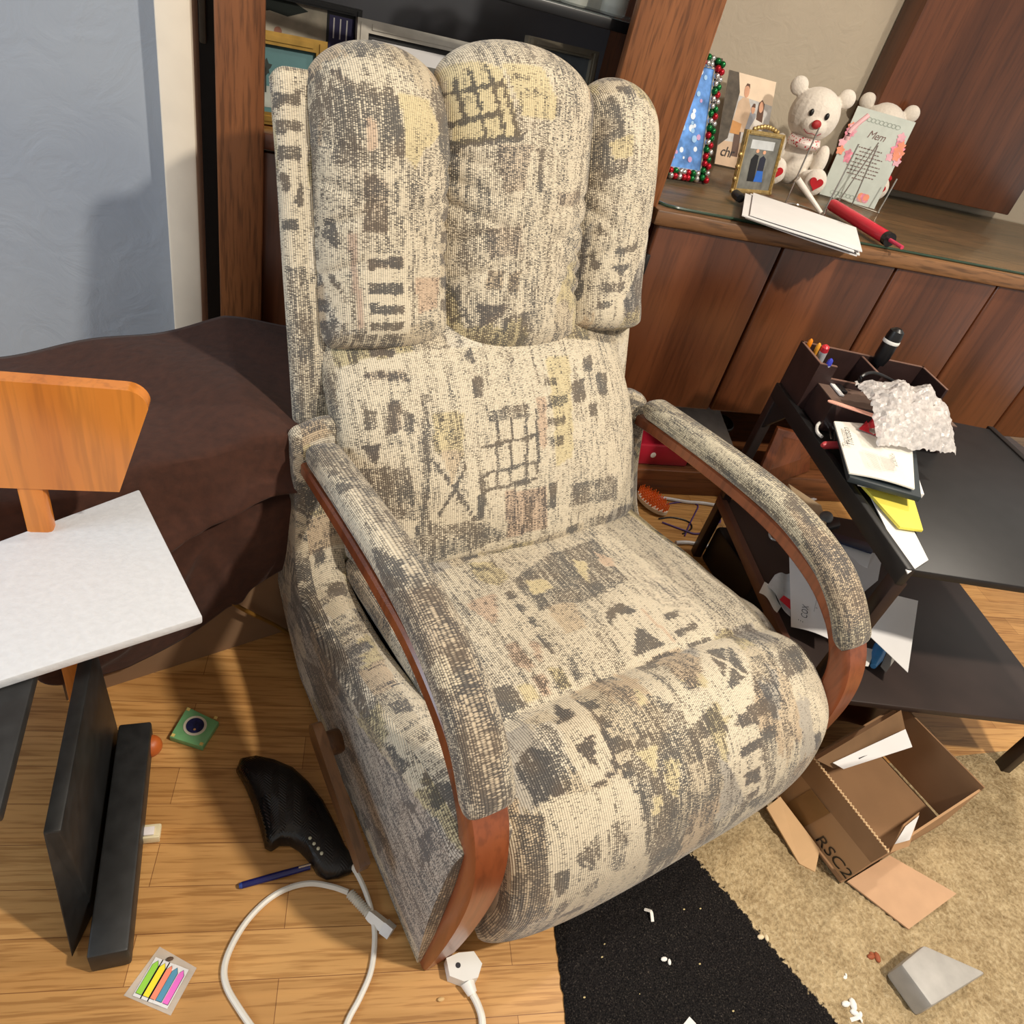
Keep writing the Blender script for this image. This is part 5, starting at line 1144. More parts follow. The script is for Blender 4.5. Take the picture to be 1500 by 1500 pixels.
# under the desk: leaning board, leather strap, floor things
o = one('wood_board', slab([Wz(1100, 722, .10), Wz(1186, 690, .10), Wz(1188, 640, .26), Wz(1140, 628, .28)], (.2, 1, .1), .018, .003), wood('red_board', (104, 52, 28), (132, 72, 40), 'Z', 8, .4, .3)); tag(o, 'reddish wooden board leaning under the desk', 'board')
q = flatquad([(1205, 1052), (1318, 1056), (1310, 1030), (1222, 1022)], .10)
o = one('leather_bag', sheet([Wz(1196, 1052, .07), Wz(1330, 1062, .07), Wz(1325, 1030, .12), Wz(1216, 1026, .12)], 12, 8, lambda u, v: V(0, 0, .02*math.sin(v*PI)+.008*math.sin(u*7)), .01), plain('brown_leather', (96, 50, 30), .3, noise=.15)); tag(o, 'brown leather strap folded under the desk behind the open carton', 'strap')
# ================================================================== FOOT SHELF AND FLOOR BEHIND THE ARM
ZF = .094
a = Wy(925, 684, 1.60).x; b = Wy(1006, 684, 1.60).x
g = G().add(box(((a+b)/2, 1.68, ZF+.036), (b-a, .15, .07), .004), plain('crimson_box', (160, 26, 46), .4)); p = Wy(957, 667, 1.603)
g.add(lathe([(.009, 0), (.009, .0015), (.007, .002)], 18, Matrix.Translation((p.x, 1.6045, p.z)) @ Matrix.Rotation(PI/2, 4, 'X')), WHITEP)
tag(g.build('red_box'), 'crimson box with a white dot on the sideboard foot shelf', 'box')
t = thing('projector', 'pale grey appliance with round black lens on the foot shelf', 'appliance', (Wy(1040, 640, 1.64).x, 1.72, ZF))
xa, xb = Wy(985, 640, 1.62).x, Wy(1082, 640, 1.62).x
one('housing', hexa([V(xa, 1.60, ZF+.075), V(xb, 1.60, ZF+.065), V(xb, 1.86, ZF+.07), V(xa, 1.86, ZF+.08), V(xa, 1.60, ZF+.085), V(xb, 1.60, ZF+.075), V(xb, 1.86, ZF+.16), V(xa, 1.86, ZF+.17)], .006), plain('grey_shell', (196, 190, 184), .5), t)
one('base', box(((xa+xb)/2, 1.74, ZF+.037), (xb-xa-.04, .24, .07), .004), BLACK, t)
p = Wz(1060, 621, ZF+.10)
one('lens', lathe([(.034, -.012), (.034, .002), (.030, .005), (.012, .003), (.011, .007), (.004, .008)], 24, Matrix.Translation(p+V(0, 0, .004)) @ Matrix.Rotation(.3, 4, 'X')), BLACK, t)
q0 = Wy(1070, 652, 1.60)
o = one('book', box((q0.x, 1.62, ZF+.02), (.09, .05, .036), .002), PAPER); tag(o, 'white book edge below the grey appliance on the foot shelf', 'book')
# floor
t = thing('hair_brush', 'orange bristled brush with white handle lying on floor behind the recliner', 'brush', Wz(962, 752, 0))
pa, pb = Wz(948, 732, .01), Wz(978, 758, .01)
dd = (pb-pa).normalized(); nn = V(-dd.y, dd.x, 0)
one('pad', prism([( .06*math.cos(2*PI*k/20)+.02, .034*math.sin(2*PI*k/20)) for k in range(20)], pa, dd, nn, (0, 0, 1), .012), plain('brush_white', (226, 216, 196), .5), t)
g = G()
for i in range(11):
    for j in range(7):
        x, y = -.034+.0108*i, -.028+.0092*j
        if ((x-.02)/.057)**2+(y/.031)**2 < 1:
            p = pa+dd*x+nn*y+V(0, 0, .012); g.add(tube([p, p+V(0, 0, .020)], [.0028, .0014], 6), plain('orange_bristle', (246, 120, 36), .5))
o = g.build('bristles', t); o['label'] = 'orange bristles'; o['kind'] = 'stuff'
def cable(nm, px, r, mat, lab, z=None, cat='cable'):
    tag(one(nm, tube([Wz(u, v, z or r) for u, v in px], r, 8, 6), mat), lab, cat)
PURP = plain('purple_wire', (84, 56, 120), .5); LGR = plain('pale_cable', (206, 204, 206), .4)
cable('cable', [(952, 728), (975, 730), (1005, 735), (1030, 737), (1060, 742)], .0055, LGR, 'pale grey cable on the floor nearest the sideboard')
cable('cable', [(962, 743), (985, 737), (1005, 736), (1022, 740), (1018, 752), (1010, 768), (1003, 785)], .0022, PURP, 'thin purple wire crossing the floor behind the arm')
cable('cable', [(965, 760), (985, 758), (1008, 764), (1013, 774), (1000, 782)], .0024, BLACK, 'thin black wire loop beside the orange brush')
cable('cable', [(990, 795), (1010, 795), (1040, 801), (1070, 806), (1090, 806)], .006, LGR, 'pale cable along the floor by the desk leg')
cable('cable', [(970, 765), (1000, 776), (1020, 782), (1040, 776), (1055, 764), (1050, 752)], .0028, PURP, 'purple and black cord ending near the desk leg')
papersheet('plastic_bag', [(1022, 798), (1078, 800), (1062, 766), (1034, 770)], .01, 'clear brownish plastic bag with blue print by the desk leg', lambda u, v: V(0, 0, .02*math.sin(u*3.1)*math.sin(v*3.1)+.004*math.sin(u*19)), plain('bag_film', (196, 158, 110), .2, alpha=.75), 'bag')
papersheet('blue_wrapper', [(1048, 798), (1068, 799), (1062, 780), (1054, 786)], .03, 'navy blue wrapper on the plastic bag', lambda u, v: V(0, 0, .006*math.sin(u*9)), plain('navy_film', (34, 40, 84), .3), 'wrapper')
cable('cable', [(1164, 720), (1172, 712), (1190, 706), (1210, 704), (1232, 702)], .005, BLACK, 'black cable bending on the floor under the desk')
cable('cable', [(1180, 735), (1200, 728), (1222, 716)], .006, LGR, 'short pale cable under the desk behind the arm')
q = flatquad([(1095, 690), (1140, 700), (1128, 640), (1098, 620)], .004)
o = one('cork_tile', slab(q, (0, 0, 1), .008, .001), plain('cork', (122, 96, 70), .8)); tag(o, 'dull brown tile on the floor under the desk rear', 'tile')
o = one('curved_trim', tube([Wz(u, v, .02) for u, v in ((1118, 622), (1122, 640), (1130, 655), (1138, 668))], .008, 8, 5), plain('taupe_trim', (130, 112, 92), .5)); tag(o, 'taupe curved strip leaning under the desk rear', 'strip')
o = one('storage_bin', box(Wz(1075, 845, .06)+V(.16, .03, 0), (.34, .22, .12), .01), plain('black_bin', (16, 15, 16), .5)); tag(o, 'black storage bin on the floor beneath the desk shelf', 'bin')
# ================================================================== DISPLAY CABINET CONTENT
def picture(nm, lab, cat, bl, br, hgt, fw, fmat, inner, paint=None, lean=.14, depth=.018, group=None):
    a, up, n, w_ = frame_axes(bl, br, lean)
    t = thing(nm, lab, cat, (bl+br)/2, 0, group)
    for nm2, r in (('frame_side', rect2(0, 0, fw, hgt)), ('frame_side', rect2(w_-fw, 0, w_, hgt)), ('frame_bar', rect2(fw, 0, w_-fw, fw)), ('frame_bar', rect2(fw, hgt-fw, w_-fw, hgt))):
        g = G().add(prism(r, bl, a, up, -n, -depth), fmat)
        x0, y0 = r[0]; x1, y1 = r[2]; k = fw*.28
        g.add(prism(rect2(x0+k, y0+k, x1-k, y1-k), bl+n*depth, a, up, n, .003), fmat); g.build(nm2, t, 30)
    g = G().add(prism(rect2(fw*.7, fw*.7, w_-fw*.7, hgt-fw*.7), bl+n*.004, a, up, n, .003), inner)
    if paint: paint(g, bl+n*.0072, a, up, w_, hgt)
    g.build('print', t, 0)
    return t
ZCAB = ZC-.003
SKY = plain('teal_sky', (70, 112, 116), .5, noise=.25, nscale=8); TREE = plain('dark_tree', (30, 40, 36), .7)
def p_gold(g, o, a, up, w_, h_):
    g.add(flat(rect2(.02, .03, w_-.02, h_*.42), o, a, up, .0004), plain('pale_ground', (150, 156, 150), .6, noise=.4, nscale=30))
    for cx_, cy_, r in ((.28, .62, .06), (.65, .55, .04), (.8, .57, .045), (.48, .5, .03)):
        g.add(flat([(w_*cx_+r*w_*3*(1+.3*math.sin(5*t_))*.4*math.cos(t_), h_*cy_+r*h_*1.5*(1+.3*math.sin(7*t_))*math.sin(t_)) for t_ in [2*PI*k/18 for k in range(18)]], o, a, up, .0008), TREE)
        g.add(flat(rect2(w_*cx_-.003, h_*.35, w_*cx_+.003, h_*cy_), o, a, up, .0008), TREE)
bl = Wy(352, 165, 1.66); br = Wy(474, 178, 1.70); bl.z = br.z = ZCAB
hg = (Wy(490, 62, 1.73).z-ZCAB)*1.0
picture('picture_frame', 'gold framed landscape picture standing in the display cabinet at left', 'picture', bl, br, hg, .022, GOLD, SKY, p_gold)
def p_black(g, o, a, up, w_, h_):
    g.add(flat(rect2(w_*.18, h_*.60, w_*.74, h_*.95), o, a, up, .0004), plain('pale_photo', (176, 168, 150), .6, noise=.25, nscale=25))
    g.add(flat([(w_*.2, h_*.78), (w_*.32, h_*.82), (w_*.45, h_*.80), (w_*.6, h_*.88), (w_*.5, h_*.93), (w_*.2, h_*.95)], o, a, up, .0008), TREE)
    g.add(flat(disc2(w_*.38, h_*.66, .008), o, a, up, .0008), plain('skin_small', (150, 100, 80), .6))
    g.add(flat(rect2(w_*.76, h_*.35, w_*.95, h_*.9), o, a, up, .0004), plain('indigo', (44, 40, 84), .5))
    for k in range(3): g.add(flat(rect2(w_*(.79+.05*k), h_*.7, w_*(.80+.05*k), h_*.88), o, a, up, .0008), PAPER)
bl = Wy(330, 120, 1.86); br = Wy(519, 150, 1.90); bl.z = br.z = ZCAB
picture('photo_box', 'black photo display box with pale photograph behind the gold frame', 'picture', bl, br, Wy(524, 12, 1.92).z-ZCAB, .014, BLACK, plain('black_card', (22, 22, 24), .4), p_black, .05)
def p_silver(g, o, a, up, w_, h_):
    g.add(flat(rect2(.028, .028, w_-.028, h_-.028), o, a, up, .0004), BLACK)
    g.add(flat(rect2(.034, .034, w_-.034, h_-.034), o, a, up, .0008), PAPER)
    g.add(flat(rect2(w_*.30, h_*.2, w_*.70, h_-.062), o, a, up, .0012), plain('sepia_photo', (96, 92, 84), .5, noise=.4, nscale=40))
    for cx_ in (.42, .55): g.add(flat(disc2(w_*cx_, h_-.085, .010), o, a, up, .0016), plain('pale_face', (178, 150, 124), .6))
bl = Wy(512, 200, 1.80); br = Wy(686, 222, 1.84); bl.z = br.z = ZCAB
picture('picture_frame', 'wide silver framed photograph with white mat behind the headrest', 'picture', bl, br, Wy(527, 30, 1.82).z-ZCAB+.006, .024, SILVER, BLACK, p_silver)
def p_small(g, o, a, up, w_, h_): g.add(flat(rect2(w_*.45, h_*.5, w_*.62, h_*.75), o, a, up, .0004), plain('grey_patch', (126, 132, 136), .6, noise=.3, nscale=60))
bl = Wy(752, 190, 1.74); br = Wy(851, 205, 1.78); bl.z = br.z = ZCAB
picture('picture_frame', 'small dark and silver photo frame right of the headrest top', 'picture', bl, br, Wy(769, 54, 1.75).z-ZCAB+.004, .017, plain('dark_silver', (132, 122, 104), .3, .35), plain('misty_photo', (92, 96, 98), .4, noise=.4, nscale=20), p_small)
# tumblers on the glass shelf
GL = plain('tumbler_glass', (214, 216, 206), .08, noise=.02, alpha=.42)
first = None; q = [(770, 1.72), (805, 1.74), (840, 1.72), (872, 1.75), (900, 1.73)]
for k, (u, y) in enumerate(q):
    x = Wy(u, 0, y).x
    if first is None:
        first = one('drinking_glass', lathe([(.026, 0), (.030, .004), (.031, .02), (.033, .06), (.035, .11), (.0325, .11), (.030, .06), (.027, .016), (.0, .014)], 20, Matrix.Translation((x, y, 1.152))), GL)
        tag(first, 'clear drinking glass in the row on the glass shelf', 'glass', 'drinking glasses on the glass shelf')
    else:
        c = first.copy(); COL.objects.link(c); c.location = first.location+V(x-Wy(q[0][0], 0, q[0][1]).x, y-q[0][1], 0)
# ================================================================== ON THE SIDEBOARD
zg = ZG+.0002
# jingle-bell photo frame
bl = Wz(976, 262, zg); br = Wz(1031, 270, zg)
a, up, n, w_ = frame_axes(bl, br, .36)
hh = (Wy(1068, 90, br.y+.09).z-zg)/math.cos(.36); bl = br-a*.17; w_ = .17
t = thing('framed_photo', 'blue photo in a frame of red and green jingle bells', 'picture', (bl+br)/2)
fw = .030
one('backing', prism(rect2(0, 0, w_, hh), bl, a, up, n, .006), plain('frame_back', (60, 40, 36), .6), t)
g = G().add(prism(rect2(fw, fw, w_-fw, hh-fw), bl+n*.006, a, up, n, .003), plain('blue_photo', (92, 140, 206), .3, noise=.5, nscale=30))
for k in range(26): g.add(flat(disc2(fw+.008+random.random()*(w_-2*fw-.016), fw+.01+random.random()*(hh-2*fw-.02), .003+.006*random.random(), None, 10), bl+n*.0092, a, up, .0002+.00004*k), plain('snow_%d' % (k % 3), ((214, 226, 240), (150, 190, 230), (190, 150, 190))[k % 3], .4))
g.build('print', t, 0)
g = G()
for r in (rect2(fw-.004, fw-.004, fw, hh-fw+.004), rect2(w_-fw, fw-.004, w_-fw+.004, hh-fw+.004), rect2(fw, fw-.004, w_-fw, fw), rect2(fw, hh-fw, w_-fw, hh-fw+.004)): g.add(prism(r, bl+n*.006, a, up, n, .006), SILVER)
g.build('inner_rim', t)
BM = [plain('bell_red', (176, 22, 40), .18, .55), plain('bell_green', (14, 104, 50), .18, .55), plain('bell_silver', (206, 206, 206), .15, .9)]
protos = []
rb = .0085
for m in BM:
    o = one('jingle_bell', ellipsoid(bl, (rb, rb, rb), 12, 8), m, t); protos.append(o)
spots = []
for k in range(int(hh/.0172)):
    for r_ in range(2): spots += [(w_-.008-.013*r_, .008+k*.0172+.006*r_), (.008+.013*r_, .008+k*.0172+.006*r_)]
for k in range(7):
    for r_ in range(2): spots += [(.038+k*.0150, .008+.013*r_), (.038+k*.0150, hh-.008-.013*r_)]
rnd = random.Random(11)
for k, (x, y) in enumerate(spots):
    m_ = ((k//4) % 3+rnd.choice((0, 0, 1))) % 3
    src = protos[m_]; c = src if src.get('u') is None and k < 3 and False else src.copy()
    COL.objects.link(c); c.location = a*x+up*y+n*(.012+rnd.uniform(0, .005)); c.parent = t
for p_ in protos: bpy.data.objects.remove(p_)
# family photo card
def quadcard(nm, lab, cat, blp, brp, hgt, lean, mat, paint, th=.003, z=zg):
    bl, br = Wz(*blp, z), Wz(*brp, z); a, up, n, w_ = frame_axes(bl, br, lean)
    hgt = (Wy(*hgt, bl.y+.25*math.sin(lean)).z-z)/math.cos(lean)
    g = G().add(prism(rect2(0, 0, w_, hgt), bl, a, up, n, th), mat); paint(g, bl+n*(th+.0002), a, up, w_, hgt)
    tag(g.build(nm, None, 0), lab, cat)
SK = plain('skin_print', (214, 160, 128), .6); SHIRT = plain('beige_shirt', (206, 178, 150), .6); PANT = plain('brown_trousers', (96, 72, 60), .6)
GREYC = plain('grey_clothes', (150, 152, 160), .6); WHC = plain('cream_dress', (226, 220, 212), .6); HAIRB = plain('brown_hair', (92, 60, 42), .6); TAN = plain('tan_coat', (196, 140, 80), .6)
def p_family(g, o, a, up, w, h):
    f = lambda poly, m, l: g.add(flat([(x*w, y*h) for x, y in poly], o, a, up, l), m)
    f([(0, 0), (1, 0), (1, .30), (0, .26)], plain('sand', (206, 178, 150), .6, noise=.1), .0002)
    f([(0, .26), (1, .30), (1, .78), (0, .80)], plain('sea', (196, 194, 192), .6, noise=.12, nscale=60), .0002)
    f([(0, .78), (1, .74), (1, 1), (0, 1)], plain('sunset', (236, 214, 188), .6, noise=.05), .0003)
    f([(0, .2), (.18, .3), (.28, .8), (.2, 1), (0, 1)], plain('cliff', (84, 76, 66), .7, noise=.3, nscale=50), .0004)
    f([(.3, .12), (.44, .12), (.44, .44), (.3, .44)], PANT, .0006); f([(.2, .38), (.28, .70), (.36, .76), (.48, .76), (.56, .66), (.54, .40)], SHIRT, .0008); f([(.2, .36), (.40, .36), (.42, .48), (.22, .5)], TAN, .0010)
    f(disc2(.42, .83, .055, .07), SK, .0010); f([(.365, .86), (.40, .91), (.46, .91), (.475, .86), (.44, .885), (.40, .885)], HAIRB, .0012)
    f([(.50, .42), (.56, .62), (.68, .62), (.70, .42)], GREYC, .0012); f(disc2(.61, .66, .04, .05), SK, .0014); f([(.57, .68), (.60, .72), (.64, .72), (.65, .68)], HAIRB, .0016)
    f([(.62, .14), (.60, .46), (.72, .62), (.86, .60), (.90, .40), (.88, .14)], WHC, .0013); f([(.70, .56), (.71, .74), (.77, .78), (.83, .74), (.84, .54)], HAIRB, .0014); f(disc2(.77, .70, .045, .06), SK, .0016)
    g.add(text_geo('chr', o+a*(w*.06)+up*(h*.10), a, up, .042, .0018, .9, .25), INK)
quadcard('photo_card', 'upright beach photo card of a couple holding a child', 'photo', (1046, 240), (1113, 254), (1068, 103), .42, PAPER, p_family)
# ornate gold mini frame
def p_pair(g, o, a, up, w, h):
    f = lambda poly, m, l: g.add(flat([(x*w, y*h) for x, y in poly], o, a, up, l), m)
    f([(.2, .72), (.8, .72), (.8, .86), (.2, .86)], plain('pale_sky', (186, 190, 192), .6), .0002)
    f([(.3, .2), (.28, .55), (.36, .64), (.46, .62), (.48, .2)], BLACK, .0004); f(disc2(.40, .69, .04, .03), SK, .0006)
    f([(.5, .36), (.50, .58), (.58, .63), (.66, .58), (.66, .36)], plain('navy_top', (30, 34, 52), .6), .0004); f([(.47, .2), (.5, .38), (.66, .38), (.70, .2)], plain('blue_skirt', (40, 100, 190), .6), .0005); f(disc2(.58, .68, .04, .03), SK, .0006)
bl = Wz(1069, 281, zg); br = Wz(1124, 285, zg)
t = picture('framed_photo', 'small ornate gold frame with a photo of two people in dark clothes', 'picture', bl, br, (Wy(1097, 190, bl.y+.03).z-zg)/math.cos(.2), .011, plain('antique_gold', (186, 160, 104), .35, .6, noise=.25, nscale=90, bump=1.), plain('garden_photo', (112, 112, 106), .4, noise=.3, nscale=40), p_pair, .2, .010)
a, up, n, w_ = frame_axes(bl, br, .2); g = G(); hg2 = (Wy(1097, 190, bl.y+.03).z-zg)/math.cos(.2)
for k in range(9):
    x = w_*(.2+.075*k); g.add(ellipsoid(bl+a*x+up*(hg2+.003+.009*math.sin(PI*k/8))+n*.006, (.0062, .0062, .0062), 8, 6), MATS['antique_gold'])
for x, y in ((0, 0), (w_, 0), (0, .03), (w_, .03), (0, .06), (w_, .06), (0, .09), (w_, .09)): g.add(ellipsoid(bl+a*x+up*(y+.004)+n*.006, (.0065, .0065, .0065), 8, 6), MATS['antique_gold'])
g.build('crest', t)
p = Wz(1083, 289, zg+.012)
o = one('black_cap', tube([p+V(.004, .03, 0), p, p-V(.002, .012, 0)], [.0115, .0115, .0105], 16), BLACK); tag(o, 'small black cylinder lying in front of the gold mini frame', 'cap')
# teddy bears
PLUSH = plain('white_plush', (228, 220, 208), 1., noise=.05, nscale=150, bump=.5); PLUSH.node_tree.nodes['Principled BSDF'].inputs['Sheen Weight'].default_value = .4
HEARTM = plain('red_felt', (190, 24, 36), .8)
def remesh(g, name, parent, vox):
    o = g.build(name, parent, 0)
    m = o.modifiers.new('r', 'REMESH'); m.mode = 'VOXEL'; m.voxel_size = vox; m.use_smooth_shade = True
    s_ = o.modifiers.new('s', 'SMOOTH'); s_.factor = .5; s_.iterations = 6
    return o
def heart(g, c, a, b, r, mat, lift):
    pts = []
    for k in range(28):
        t_ = 2*PI*k/28; x = 16*math.sin(t_)**3; y = 13*math.cos(t_)-5*math.cos(2*t_)-2*math.cos(3*t_)-math.cos(4*t_); pts.append((x/17*r, y/17*r))
    vs, fs = prism(pts, c, a, b, lift, lift.length); g.add((vs, fs), mat)
def bear(base, k, label, face, red_arm=False, hearts=True):
    t = thing('teddy_bear', label, 'teddy bear', base)
    fx, fy = face; f = V(fx, fy, 0).normalized(); r = V(-f.y, f.x, 0)          # r = bear's right in picture-left sense
    P = lambda x, y, z: base+r*(x*k)+f*(y*k)+V(0, 0, z*k)
    g = G(); E = lambda x, y, z, a, b, c: g.add(ellipsoid(P(x, y, z), (a*k, b*k, c*k), 20, 14, Matrix.Rotation(math.atan2(f.y, f.x)+PI/2, 3, 'Z')), PLUSH)
    E(0, 0, .34, .26, .24, .34); E(0, .02, .98, .37, .33, .36); E(0, .24, .86, .20, .18, .15)
    for s in (-1, 1):
        E(s*.36, -.03, 1.27, .13, .08, .13); E(s*.34, .12, .44, .11, .13, .22); E(s*.27, .30, .16, .16, .26, .16); E(s*.31, .50, .20, .165, .09, .19)
    remesh(g, 'body', t, .012*k)
    for s in (-1, 1):
        one('eye', ellipsoid(P(s*.115, .335, 1.02), (.034*k, .03*k, .048*k), 12, 8), BLACK, t)
    one('nose', ellipsoid(P(0, .425, .90), (.075*k, .05*k, .06*k), 14, 10), plain('nose_red', (170, 36, 40), .6), t)
    one('mouth', tube([P(-.13, .36, .80), P(-.07, .39, .765), P(0, .40, .775), P(.07, .39, .765), P(.13, .36, .80)], .006*k, 6, 4), plain('mouth_thread', (150, 60, 70), .7), t)
    for s in (-1, 1):
        g = G(); heart(g, P(s*.31, .535, .20), r, V(0, 0, 1), .105*k, HEARTM, f*.075*k); g.build('paw_heart', t)
    sc_ = G(); n = 24
    vs = []; fs = []
    for i in range(n+1):
        an = PI*(.08+.84*i/n); x, y = .22*math.cos(an), .04+.24*math.sin(an)
        vs += [P(x*1.05, y*1.05, .70), P(x*1.18, y*1.2+.02, .62), P(x*1.05, y*1.12+.03, .55)]
    for i in range(n):
        for j in range(2): fs.append((i*3+j, (i+1)*3+j, (i+1)*3+j+1, i*3+j+1))
    m, nt, b = new_mat('scarf_print'); tc = N(nt, 'ShaderNodeTexCoord'); vz = N(nt, 'ShaderNodeTexVoronoi', Scale=130.0); nt.links.new(tc.outputs['Object'], vz.inputs['Vector'])
    nt.links.new(ramp(nt, vz.outputs['Distance'], [(.30, S(200, 40, 56)), (.36, S(240, 226, 220))]), b.inputs['Base Color'])
    sf = one('scarf', (vs, fs), m, t); md = sf.modifiers.new('th', 'SOLIDIFY'); md.thickness = .004
    if red_arm:
        one('ribbon', ellipsoid(P(.44, .1, .62), (.09*k, .07*k, .12*k), 12, 8), HEARTM, t); one('cuff', ellipsoid(P(.40, .18, .34), (.12*k, .12*k, .07*k), 12, 8), HEARTM, t)
    return t
bb = Wz(1166, 284, zg)
kb = .205
bear(bb+V(.03, .60*kb, 0), kb, 'white teddy bear with red nose and heart paws sitting on the sideboard', (-.42, -1))
bb = Wz(1258, 290, zg)
bear(bb+V(.05, .60*kb, 0), kb, 'second white teddy bear half hidden behind the memorial card', (-.55, -1), True)
# memorial card
PINK = plain('pink_flowers', (226, 140, 160), .6, noise=.3, nscale=60)
def p_card(g, o, a, up, w, h):
    rnd = random.Random(2)
    for k in range(22):
        x = rnd.choice((rnd.uniform(.0, .2), rnd.uniform(.82, 1.0))); y = rnd.uniform(.42, .78) if x < .5 else rnd.uniform(.5, .85)
        g.add(flat([(x*w+.012*(1+.25*math.sin(5*t_))*math.cos(t_), y*h+.012*(1+.25*math.sin(5*t_))*math.sin(t_)) for t_ in [2*PI*i/15 for i in range(15)]], o, a, up, .0003+.0001*k), (PINK, plain('rose', (232, 176, 188), .6), plain('coral_f', (236, 150, 120), .6))[k % 3])
    for k in range(6): g.add(flat(disc2(w*(.68+.05*(k % 3)), h*(.07+.03*(k//3)), .010, None, 10), o, a, up, .0004+.0001*k), (PINK, MATS['coral_f'])[k % 2])
    g.add(text_geo('Mem', o+a*(w*.34)+up*(h*.72), a, up, .030, .0006, .9, .3), plain('brown_ink', (120, 96, 90), .7))
    for k in range(9):
        ww = (.42, .34, .5, .36, .52, .56, .5, .44, .2)[k]; y = h*(.60-.042*k)
        x = w*(.5-ww/2)
        while x < w*(.5+ww/2):
            l_ = rnd.uniform(.004, .011); g.add(flat(rect2(x, y, x+l_, y+.0026), o, a, up, .0006), MATS['brown_ink']); x += l_+.0025
    for y in (.90, .06):
        for k in range(9): g.add(flat([(w*(.2+.07*k)+.009*math.cos(t_), h*y+.006*math.sin(t_)) for t_ in [2*PI*i/12 for i in range(12)]]+[(w*(.2+.07*k)+.0075*math.cos(t_), h*y+.0047*math.sin(t_)) for t_ in [-2*PI*i/12 for i in range(13)]], o, a, up, .0004+.00004*k), plain('scroll', (150, 160, 150), .5))
quadcard('memorial_card', 'tall pale green memorial card with pink flowers and script heading', 'card', (1200, 284), (1280, 306), (1257, 155), .08, plain('sage_card', (196, 204, 196), .6, noise=.06), p_card)
p = [Wz(1242, 196, zg+.15), Wz(1252, 184, zg+.17), Wz(1274, 167, zg+.19)]
p = [Wy(1240, 205, 1.86), Wy(1247, 190, 1.86), Wy(1272, 169, 1.86)]
tag(one('drinking_straw', tube(p, .0065, 10, 4), plain('pink_straw', (226, 178, 180), .4)), 'pink bent straw across the memorial card corner', 'straw')
# wire letter rack
t = thing('letter_rack', 'thin chrome wire letter rack with tall prongs on the sideboard', 'rack', Wz(1185, 308, zg))
def prong(u0, v0, u1, v1, z0=.003):
    A = Wz(u0, v0, zg+z0); B = Wy(u1, v1, A.y+.012); one('prong', tube([A, A.lerp(B, .5), B], .0022, 8), CHROME, t)
prong(1150, 298, 1200, 187); prong(1206, 313, 1258, 211); prong(1229, 294, 1287, 209); prong(1247, 302, 1286, 213); prong(1286, 312, 1314, 262)
one('base_wire', tube([Wz(u, v, zg+.003) for u, v in ((1150, 298), (1165, 299), (1185, 306), (1207, 316))], .0024, 8, 4), CHROME, t)
one('base_wire', tube([Wz(u, v, zg+.003) for u, v in ((1207, 316), (1214, 300), (1226, 290), (1252, 300), (1288, 312))], .0024, 8, 4), CHROME, t)
tag(one('white_candle', tube([Wz(1203, 312, zg+.008), Wz(1186, 288, zg+.035), Wz(1168, 262, zg+.07)], [.0055, .0075, .0085], 14), plain('wax', (222, 214, 204), .4)), 'slim white taper leaning against the bear foot', 'taper')
# red tube pump
A = Wz(1219, 300, zg+.0175); B = Wz(1301, 350, zg+.0175); d_ = (B-A)
t = thing('red_pump', 'red cylinder hand pump with black end lying on the sideboard', 'pump', (A+B)/2-V(0, 0, .0175))
one('barrel', tube([A, A+d_*.02, B-d_*.03], [.0155, .0165, .0165], 24), plain('pump_red', (216, 36, 62), .25, noise=.03), t)
one('end_cap', tube([B-d_*.03, B+d_*.03], [.0175, .0175], 24), BLACK, t); one('rod', tube([B+d_*.03, B+d_*.22], .005, 10), plain('rod_pink', (206, 60, 90), .3), t)
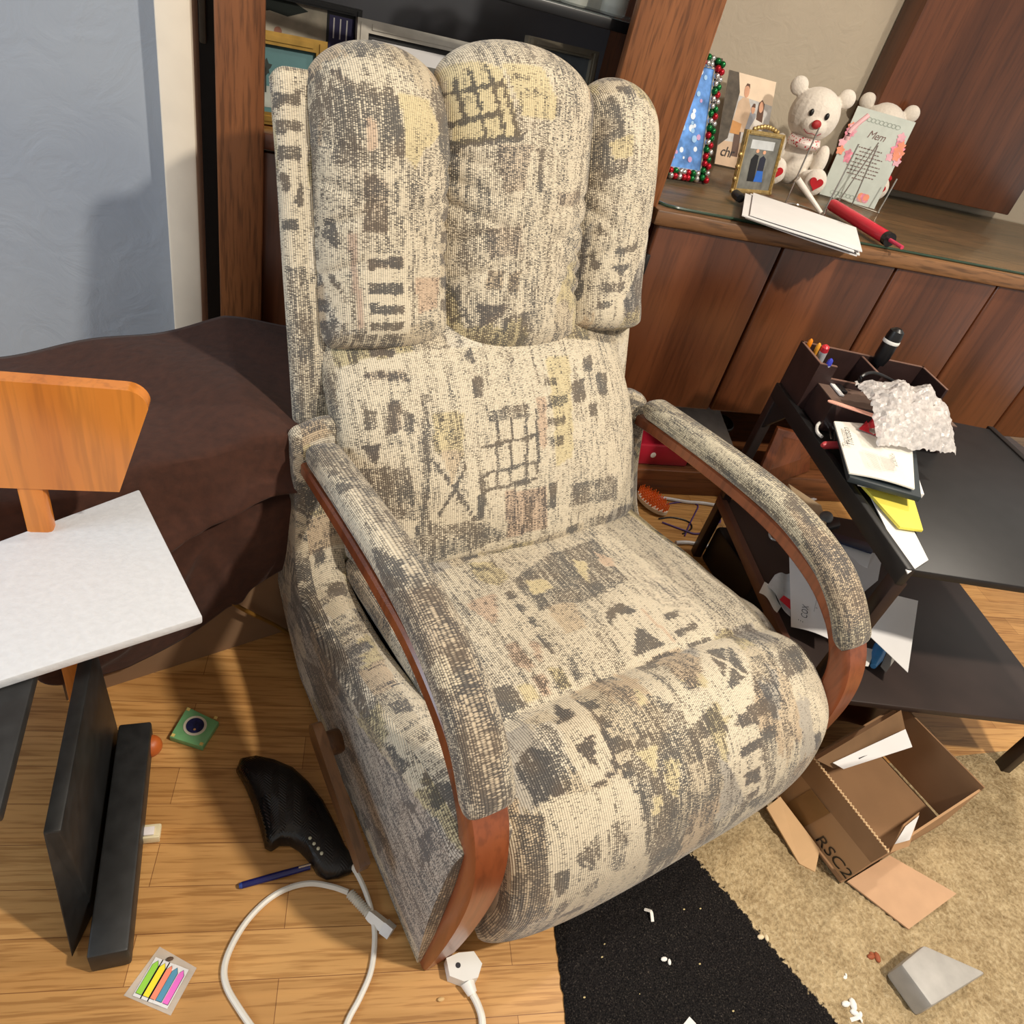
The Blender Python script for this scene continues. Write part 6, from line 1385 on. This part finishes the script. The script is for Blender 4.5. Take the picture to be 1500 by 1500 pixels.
# envelopes overhanging the counter
for k in range(6):
    px = [(1092, 318), (1256, 373), (1247, 338), (1097, 286)]
    q = [Wz(u+(k*2.2-4)*(1 if k % 2 else -1), v-k*.9+(3 if k == 2 else 0), zg+.003+.0040*k) for u, v in px]
    g = G().add(sheet(q, 6, 6, lambda u, v: V(0, 0, .0012*math.sin(u*4+k)), .0022), PAPER)
    if k == 5:
        a_ = (q[1]-q[0]).normalized(); b_ = (q[3]-q[0]).normalized()
        for i in range(3): A = q[3]+(q[2]-q[3])*.82-b_*(.012+.005*i)+V(0, 0, .0024); g.add(([A, A+a_*.022, A+a_*.022-b_*.0012, A-b_*.0012], [(0, 1, 2, 3)]), NG)
        for i in range(2): A = q[3]+(q[2]-q[3])*.08-b_*(.010+.005*i)+V(0, 0, .0024); g.add(([A, A+a_*.03, A+a_*.03-b_*.001, A-b_*.001], [(0, 1, 2, 3)]), NG)
    o = g.build('envelope', None, 0); tag(o, ('white envelope, %s in the pile overhanging the sideboard edge' % ('lowest', 'second from bottom', 'third from bottom', 'third from top', 'second from top', 'topmost')[k]), 'envelope', 'envelopes piled on the sideboard edge')
#OBJ1#
# ================================================================== LIGHT
def area(name, loc, target, power, size, col):
    l = bpy.data.lights.new(name, 'AREA'); l.energy = power; l.size = size; l.color = col; l.shape = 'DISK'
    o = bpy.data.objects.new(name, l); COL.objects.link(o); o.location = loc
    o.rotation_euler = (Vector(target)-Vector(loc)).to_track_quat('-Z', 'Y').to_euler(); return o
area('ceiling_lamp_light', (1.35, -.25, 2.45), (.5, .8, 0), 59, .12, (1.0, .91, .78))
area('second_lamp_light', (2.1, 1.15, 2.45), (1.0, .5, 0), 22, .12, (1.0, .91, .78))
area('window_light', (-2.0, .3, 1.5), (.3, .9, .6), 26, 1.0, (.72, .86, 1.0))
w = bpy.data.worlds.new('world'); bpy.context.scene.world = w; w.use_nodes = True
w.node_tree.nodes['Background'].inputs[0].default_value = (1.0, .95, .88, 1); w.node_tree.nodes['Background'].inputs[1].default_value = .54
sc = bpy.context.scene
sc.view_settings.view_transform = 'Standard'; sc.view_settings.look = 'None'; sc.view_settings.exposure = 0.0
